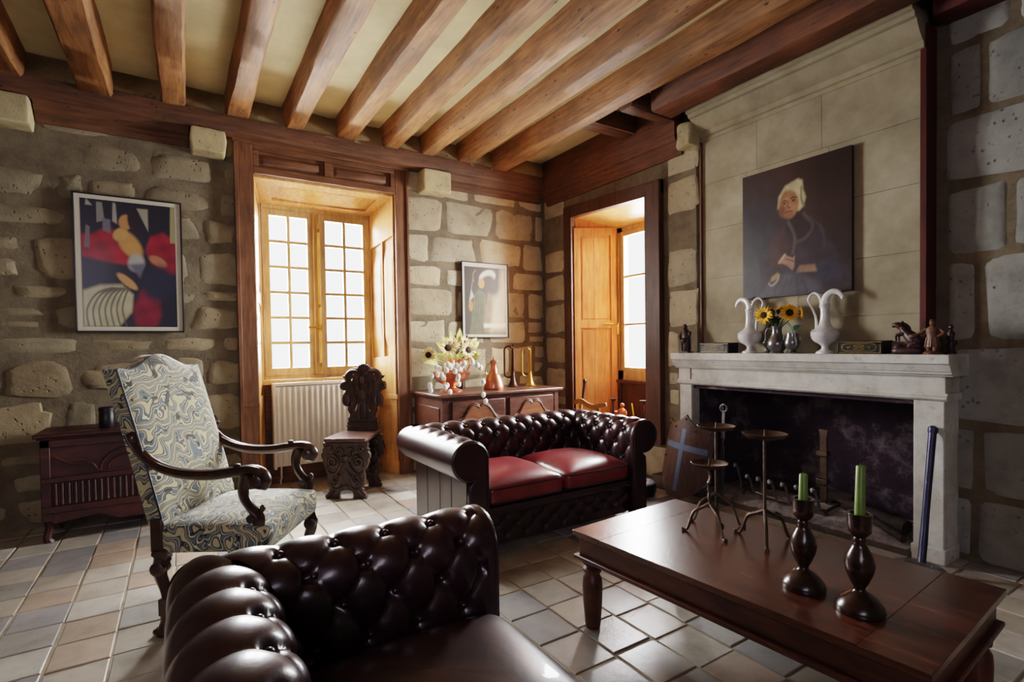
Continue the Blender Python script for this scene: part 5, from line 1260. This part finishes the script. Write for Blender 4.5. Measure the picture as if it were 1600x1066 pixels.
def bugle(label, x, y, mat, rz, h):
    t = thing('bugle', label, 'bugle', (x, y, ZS), rz, 'bugles on the sideboard')
    m = MB(); m.lathe([(.064, 0), (.066, .003), (.048, .018), (.032, .05), (.022, .09), (.016, .15), (.013, .22), (.011, .30)], 24); m.tube([(0, 0, .30), (0, 0, h - .035)], .011, 10); obj('bell', m, mat, t, smooth=60)
    m = MB(); w = .085
    p = [(0, 0, h - .035)] + [(-w / 2 + w / 2 * math.cos(a), 0, h - .035 + w / 2 * math.sin(a)) for a in np.linspace(0, PI, 12)] + [(-w, 0, .14)] + [(-w / 2 + w / 2 * math.cos(a), 0, .14 + w / 2 * math.sin(a)) for a in np.linspace(PI, 2 * PI, 12)] + [(0, -.016, .16), (.0, -.022, h - .01)]
    m.tube(p, .0095, 9, up=(0, 1, 0)); obj('tubing', m, mat, t, smooth=60)
    m = MB(); m.lathe([(.006, 0), (.006, .02), (.011, .03), (.012, .036), (.008, .037)], 14, T(0, -.022, h - .012)); obj('mouthpiece', m, mat, t)
bugle('dark bronze bugle standing on its bell on the sideboard', 2.83, 4.46, MAT['bronze'], -20, .405)
bugle('bright brass bugle standing on its bell at the right of the sideboard', 3.04, 4.46, MAT['brass'], -15, .385)
# ------------------------------------------------------------ things by the narrow window
ZW = .365
def twist_stick(label, x, y, h):
    t = thing('twisted_candlestick', label, 'candlestick', (x, y, ZW), 0, 'barley-twist candlesticks in the narrow window')
    m = MB(); m.lathe([(.001, 0), (.048, 0), (.05, .01), (.03, .022), (.014, .04), (.014, .05)], 20); obj('base', m, MAT['walnut'], t)
    m = MB()
    for k in range(2): m.tube([(.008 * math.cos(i * .5 + k * PI), .008 * math.sin(i * .5 + k * PI), .045 + (h - .085) * i / 44) for i in range(45)], .0085, 7)
    obj('twisted_stem', m, MAT['walnut'], t)
    m = MB(); m.lathe([(.012, h - .045), (.014, h - .03), (.02, h - .02), (.034, h - .006), (.038, h), (.02, h), (.001, h - .01)], 20); obj('cup', m, MAT['walnut'], t)
twist_stick('barley-twist wooden candlestick in front of the wavy chair rail', 3.60, 3.82, .315)
twist_stick('barley-twist wooden candlestick beside the yellow taper', 3.68, 3.50, .315)
m = MB(); m.lathe([(.001, 0), (.009, 0), (.0065, .28), (.001, .284)], 12, R(-7, 'X') @ R(-4, 'Y')); tag(obj('taper_candle', m, MAT['candley'], loc=(3.66, 3.575, ZW)), 'long yellow taper leaning among the things in the narrow window', 'candle')
def robed2(m):
    m.lathe([(.034, 0), (.036, .01), (.030, .06), (.034, .13), (.040, .19), (.034, .215), (.012, .235)], 16, sx=.8); m.ball((0, 0, .252), .018, .019, .024); m.tube(spline([(0, -.04, .205), (-.015, -.05, .165), (-.035, -.01, .15)], 4), .012, 8); m.tube(spline([(0, .04, .205), (-.02, .055, .17), (-.03, .05, .20)], 4), .012, 8); m.ball((.004, 0, .258), .021, .021, .022)
figure('terracotta_figurine', 'small orange terracotta robed figurine in the narrow window', 'figurine', (3.60, 3.70, ZW), MAT['terracotta'], 10, robed2)
t = thing('oak_chair', 'small light oak chair whose wavy top rail shows behind the sofa arm', 'chair', (3.23, 3.90, 0), 0)
m = MB(); rail = spline([(0, .26, .625), (0, .20, .645), (0, .12, .655), (0, .03, .625), (0, -.06, .612), (0, -.14, .632), (0, -.24, .650)], 6)
m.sweep(rail, [(-.010, -.028), (.010, -.028), (.010, .024), (-.010, .024)], T and [(1, 1 - .35 * abs(2 * i / (len(rail) - 1) - 1) ** 3) for i in range(len(rail))], up=(0, 0, 1), M=T(.13, 0, 0)); obj('top_rail', m, MAT['oakchair'], t, .004)
for y in (.13, -.13):
    m = MB(); m.box(.118, .142, y - .016, y + .016, 0, .62); obj('back_post', m, MAT['oakchair'], t, .004)
m = MB(); m.box(-.17, .15, -.18, .18, .31, .335); obj('seat', m, MAT['oakchair'], t, .006)
for y in (.14, -.14):
    m = MB(); m.tube([(-.15, y, 0), (-.14, y, .315)], .016, 8); obj('leg', m, MAT['oakchair'], t)
m = MB(); m.tube([(.0, .0, 0), (.155, .0, .80), (.16, .0, .84)], [.011, .013, .018], 10); m.ball((.16, 0, .845), .02, .02, .024)
tag(obj('walking_stick', m, MAT['black'], loc=(3.31, 4.10, 0)), 'dark rounded stick leaning against the orange shutter', 'stick')

# ------------------------------------------------------------ pictures
def lerp3(a, b, t): return a * (1 - t[..., None]) + b * t[..., None]
class Paint:
    """soft-edged patches laid on a canvas, stored as vertex colours of a fine flat mesh"""
    def __init__(s, nu, nv, col):
        s.nu, s.nv = nu, nv; u, v = np.meshgrid(np.linspace(0, 1, nu + 1), np.linspace(0, 1, nv + 1)); s.u, s.v = u, v
        s.c = np.zeros((nv + 1, nu + 1, 3)) + np.array(col)
        r = np.random.RandomState(1); s.nz = sum(np.sin(u * f * a + v * f * b + p) for f, a, b, p in ((9, 1, .4, 1), (17, -.5, 1, 2), (31, .9, .7, 4), (53, .2, -1, 5))) / 4
    def blend(s, m, col, wv=0):
        c = np.array(col) * (1 + wv * s.nz[..., None]); s.c = s.c * (1 - m[..., None]) + c * m[..., None]
    def ell(s, cx, cy, rx, ry, col, rot=0, soft=.15, wv=0):
        c, n = math.cos(rot), math.sin(rot); x, y = s.u - cx, (s.v - cy)
        d = np.sqrt(((x * c + y * n) / rx) ** 2 + ((-x * n + y * c) / ry) ** 2); s.blend(np.clip((1 - d) / soft + .5, 0, 1), col, wv)
    def poly(s, pts, col, soft=.008, wv=0):
        x, y = s.u, s.v; ins = np.zeros_like(x, bool); dist = np.full_like(x, 9.); L = len(pts)
        for i in range(L):
            (x1, y1), (x2, y2) = pts[i], pts[(i + 1) % L]
            ins ^= ((y1 > y) != (y2 > y)) & (x < (x2 - x1) * (y - y1) / (y2 - y1 + 1e-9) + x1)
            t = np.clip(((x - x1) * (x2 - x1) + (y - y1) * (y2 - y1)) / ((x2 - x1) ** 2 + (y2 - y1) ** 2 + 1e-9), 0, 1)
            dist = np.minimum(dist, np.hypot(x - x1 - t * (x2 - x1), y - y1 - t * (y2 - y1)))
        s.blend(np.clip(np.where(ins, dist, -dist) / soft + .5, 0, 1), col, wv)
    def curve(s, pts, wd, col, soft=.006):
        P = spline([(a, b, 0) for a, b in pts], 8); x, y = s.u, s.v; dist = np.full_like(x, 9.)
        for p, q in zip(P[:-1], P[1:]):
            t = np.clip(((x - p.x) * (q.x - p.x) + (y - p.y) * (q.y - p.y)) / ((q - p).length_squared + 1e-12), 0, 1); dist = np.minimum(dist, np.hypot(x - p.x - t * (q.x - p.x), y - p.y - t * (q.y - p.y)))
        s.blend(np.clip((wd - dist) / soft + .5, 0, 1), col)
    def mesh(s, mb, P):
        nu, nv = s.nu, s.nv; vs = [P(i / nu, j / nv) for j in range(nv + 1) for i in range(nu + 1)]
        cols = [tuple(s.c[j, i].clip(0, 1)) for j in range(nv + 1) for i in range(nu + 1)]
        mb.add(vs, [(j * (nu + 1) + i, j * (nu + 1) + i + 1, (j + 1) * (nu + 1) + i + 1, (j + 1) * (nu + 1) + i) for j in range(nv) for i in range(nu)], None, cols)
def picture(name, label, cat, o, ux, uz, w, h, border, mount, paint, fr, depth=.018):
    """o lower-left corner, ux across, uz up; faces ux x uz"""
    t = thing(name, label, cat, o); X, Z = Vector(ux).normalized(), Vector(uz).normalized(); N = X.cross(Z)
    B_ = basis((0, 0, 0), X, Z, N)
    if fr:
        m = MB(); 
        for q in ((0, w, 0, fr), (0, w, h - fr, h), (0, fr, 0, h), (w - fr, w, 0, h)): m.box(q[0], q[1], q[2], q[3], 0, depth, B_)
        obj('picture_frame', m, MAT['frame'], t, .002)
    m = MB(); m.box(fr * .5, w - fr * .5, fr * .5, h - fr * .5, 0, depth * .5 if fr else depth, B_); obj('backing', m, mount, t, 0 if fr else .003)
    k = (depth * .5 if fr else depth) + .0012
    m = MB(); paint.mesh(m, lambda u, v: B_ @ Vector((border[0] + (w - border[0] - border[1]) * u, border[2] + (h - border[2] - border[3]) * v, k)))
    obj('print' if fr else 'canvas', m, MAT['print'] if fr else MAT['oil'], t, smooth=0); return t
c = rgb
# large poster: a plain stand-in of red, navy, cream and ochre shapes
p = Paint(110, 150, c(30, 28, 42))
p.poly([(.0, .55), (.0, .72), (.12, .73), (.28, .80), (.46, .70), (.52, .58), (.45, .50), (.2, .52)], c(150, 26, 38), .03, .45)
p.poly([(.66, .62), (.72, .74), (.86, .78), (1, .72), (1, .44), (.86, .43), (.72, .52)], c(140, 28, 44), .03, .4)
p.poly([(.55, .0), (.50, .14), (.62, .30), (.80, .28), (.82, .10), (.76, 0)], c(116, 22, 42), .06, .4)
p.poly([(.0, .0), (.0, .28), (.18, .33), (.40, .34), (.52, .26), (.50, .12), (.36, .0)], c(176, 170, 138), .03, .2)
for i in range(7): p.curve([(.05 + i * .065, .0), (.04 + i * .06, .14), (.14 + i * .05, .26), (.30 + i * .03, .31)], .008, c(84, 80, 62), .012)
p.poly([(.16, .82), (.16, .98), (.22, .98), (.24, .84)], c(128, 126, 120)); p.poly([(.32, .84), (.33, .99), (.36, .98), (.37, .82)], c(150, 148, 138)); p.poly([(.58, .96), (.70, .96), (.70, .78)], c(156, 150, 128)); p.poly([(.05, .95), (.06, 1), (.12, .95)], c(158, 152, 140)); p.poly([(.22, .76), (.22, .86), (.30, .85), (.30, .74)], c(104, 104, 112)); p.poly([(.03, .62), (.05, .8), (.09, .78), (.08, .62)], c(110, 104, 104)); p.poly([(.94, .70), (.95, 1), (1, 1), (1, .70)], c(150, 146, 104))
p.ell(.50, .66, .15, .085, c(186, 140, 76), -.6, .35, .1); p.ell(.40, .74, .08, .05, c(190, 148, 88), .3, .3, .1); p.ell(.46, .84, .075, .06, c(180, 132, 78), .2, .25); p.ell(.55, .86, .07, .10, c(36, 24, 30), .2, .3)
p.ell(.56, .52, .09, .07, c(160, 158, 150), .2, .4, .2); p.poly([(.48, .50), (.66, .52), (.60, .40)], c(96, 96, 110), .03); p.ell(.80, .54, .10, .04, c(170, 112, 80), -.3, .3); p.ell(.46, .365, .12, .035, c(184, 142, 88), -.5, .3); p.ell(.80, .36, .18, .14, c(34, 36, 56), .2, .5)
picture('framed_poster', 'large framed poster in red, navy and cream on the left of the window wall', 'poster', (-.622, YB - .025, 1.358), (1, 0, 0), (0, 0, 1), .651, .995, (.045, .045, .04, .04), MAT['mount'], p, .011)
# small poster: a plain stand-in of olive, grey and cream shapes
p = Paint(90, 120, c(52, 50, 44))
p.poly([(.10, .0), (.16, .28), (.22, .58), (.34, .68), (.50, .60), (.52, .30), (.40, .0)], c(82, 90, 62), .03, .3); p.poly([(.44, .02), (.48, .4), (.56, .62), (.72, .60), (.74, .2), (.66, .02)], c(124, 108, 82), .06, .25)
p.poly([(.62, .05), (.70, .55), (1, .72), (1, .04)], c(206, 186, 146), .12); p.poly([(.82, .3), (.88, .98), (1, 1), (1, .3)], c(190, 176, 146), .12)
p.ell(.55, .86, .20, .10, c(212, 208, 188), .2, .25); p.ell(.55, .79, .17, .09, c(48, 44, 38), .2, .4); p.ell(.40, .76, .075, .075, c(188, 140, 84), .15, .3); p.poly([(.10, .48), (.14, .62), (.20, .84), (.16, .66), (.22, .56)], c(176, 176, 160), .02); p.ell(.14, .42, .05, .08, c(170, 120, 64), 0, .3); p.curve([(.26, .95), (.2, .88), (.22, .78)], .01, c(126, 122, 84))
for i in range(4): p.curve([(.2 + i * .06, .05), (.26 + i * .05, .3), (.28 + i * .05, .6)], .007, c(50, 58, 40), .012)
p.poly([(.45, .10), (.45, .16), (1, .17), (1, .11)], c(222, 214, 190), .03)
picture('framed_poster', 'small framed poster in olive and cream over the sideboard', 'poster', (2.430, YB - .025, 1.305), (1, 0, 0), (0, 0, 1), .562, .787, (.035, .035, .035, .05), MAT['mount'], p, .009)
# old oil portrait: peasant woman in a white cap with folded hands
p = Paint(130, 150, c(34, 24, 24))
p.ell(.35, .75, .6, .5, c(50, 34, 30), 0, 1.2); p.ell(.15, .45, .3, .5, c(40, 38, 46), 0, 1); p.ell(.9, .9, .3, .2, c(26, 18, 20), 0, 1)
p.poly([(.16, .0), (.22, .22), (.28, .40), (.40, .56), (.50, .62), (.66, .58), (.80, .44), (.90, .28), (1, .16), (1, 0)], c(44, 34, 42), .04, .35)
p.poly([(.24, .22), (.30, .42), (.42, .54), (.46, .34), (.42, .22)], c(62, 40, 40), .05, .2)
p.ell(.55, .50, .10, .12, c(34, 26, 30), .4, .5); p.curve([(.46, .56), (.52, .44), (.50, .32)], .012, c(84, 70, 68), .02); p.curve([(.60, .60), (.68, .50), (.62, .42), (.54, .40)], .012, c(76, 62, 60), .02); p.curve([(.66, .56), (.76, .46), (.78, .34)], .010, c(62, 50, 56), .02)
p.poly([(.18, .0), (.26, .10), (.45, .17), (.62, .14), (.74, .06), (.76, 0)], c(70, 66, 74), .05, .3)
for i in range(6): p.curve([(.24 + i * .08, .0), (.28 + i * .065, .07), (.36 + i * .045, .14)], .006, c(52, 48, 56), .014)
p.poly([(.36, .68), (.37, .77), (.43, .84), (.55, .87), (.59, .85), (.595, .78), (.62, .72), (.60, .66), (.56, .63)], c(178, 168, 130), .02, .1); p.curve([(.58, .80), (.58, .72), (.60, .66)], .01, c(116, 106, 84), .014)
p.ell(.465, .695, .092, .108, c(142, 98, 66), .12, .22, .08); p.ell(.44, .72, .04, .03, c(168, 122, 82), 0, .7); p.ell(.49, .66, .04, .04, c(158, 108, 78), 0, .8); p.ell(.40, .66, .03, .05, c(112, 72, 50), 0, .8)
p.curve([(.40, .722), (.425, .73), (.445, .722)], .005, c(54, 34, 28)); p.curve([(.485, .735), (.51, .742), (.535, .732)], .005, c(54, 34, 28)); p.ell(.425, .708, .015, .008, c(38, 24, 22), 0, .5); p.ell(.51, .718, .016, .008, c(38, 24, 22), 0, .5)
p.curve([(.46, .72), (.452, .69), (.462, .67), (.478, .668)], .006, c(96, 58, 44)); p.curve([(.44, .635), (.465, .642), (.50, .636)], .005, c(84, 40, 36)); p.ell(.47, .61, .03, .02, c(134, 90, 68), 0, .7)
p.poly([(.365, .255), (.37, .275), (.42, .325), (.435, .315), (.46, .30), (.50, .285), (.52, .30), (.515, .22), (.50, .19), (.44, .235), (.41, .25)], c(150, 114, 92), .012, .1); p.curve([(.37, .262), (.40, .29), (.43, .318)], .007, c(176, 142, 116)); p.curve([(.43, .285), (.48, .27), (.51, .255)], .005, c(96, 66, 56))
p.poly([(.53, .17), (.56, .22), (.70, .215), (.72, .16), (.64, .165)], c(128, 98, 78), .015); p.poly([(.28, .12), (.30, .16), (.36, .19), (.37, .14)], c(140, 116, 70), .015); p.curve([(.27, .11), (.30, .09), (.36, .13), (.37, .17)], .007, c(150, 138, 128))
p.poly([(.72, .18), (.74, .24), (.9, .20), (.92, .08), (.74, .08)], c(48, 46, 60), .03, .2)
P0 = Vector((XH - .03, 2.315, 1.53)); 
picture('oil_painting', 'unframed dark oil painting of an old woman in a white cap above the mantel', 'painting', P0, (0, -1, 0), (0, 0, 1), .735, .885, (0, 0, 0, 0), MAT['frame'], p, 0, .028).location.x = XH - .016
# ------------------------------------------------------------ light, camera
W = bpy.data.worlds.new('sky'); SC.world = W; W.use_nodes = True
bg = W.node_tree.nodes['Background']; bg.inputs[0].default_value = (.93, .96, 1, 1); bg.inputs[1].default_value = 5.0
def area(name, loc, tgt, sx, sy, e, col):
    l = bpy.data.lights.new(name, 'AREA'); l.shape = 'RECTANGLE'; l.size = sx; l.size_y = sy; l.energy = e; l.color = col
    o = bpy.data.objects.new(name, l); COL.objects.link(o); o.location = loc
    o.rotation_euler = (Vector(tgt) - Vector(loc)).to_track_quat('-Z', 'Z').to_euler(); return o
area('daylight_large_window', (.85, 5.95, 2.1), (1.1, 3.2, .6), 2.6, 2.4, 3000, (.97, .98, 1))
area('daylight_narrow_window', (4.5, 3.7, 1.8), (2.4, 2.9, .7), 1.5, 1.9, 1300, (.98, .98, 1))
fl = area('fill_from_behind', (-1.9, -2.3, 2.2), (1.6, 4.0, 1.2), 2.4, 1.4, 36, (.88, .82, 1)); fl.data.spread = math.radians(120)  # added violet-tinted fill lamp inside the room to lift shadows; no window there
cam = bpy.data.cameras.new('camera'); co = bpy.data.objects.new('camera', cam); COL.objects.link(co); SC.camera = co
FL, YAW, PIT, ROL, CX, CY = 814.25, .5699, -.0224, -.0143, 804.62, 558.11
fw = Vector((math.sin(YAW) * math.cos(PIT), math.cos(YAW) * math.cos(PIT), math.sin(PIT)))
r0 = Vector((math.cos(YAW), -math.sin(YAW), 0)); u0 = r0.cross(fw)
rr_ = r0 * math.cos(ROL) + u0 * math.sin(ROL); uu = -r0 * math.sin(ROL) + u0 * math.cos(ROL)
co.matrix_world = basis((0, 0, 1.22), rr_, uu, -fw)
cam.sensor_width = 36; cam.lens = FL / 1600 * 36; cam.shift_x = (800 - CX) / 1600; cam.shift_y = (CY - 533) / 1600; cam.clip_start = .05
SC.view_settings.view_transform = 'Filmic'; SC.view_settings.look = 'Medium High Contrast'; SC.view_settings.exposure = -.35
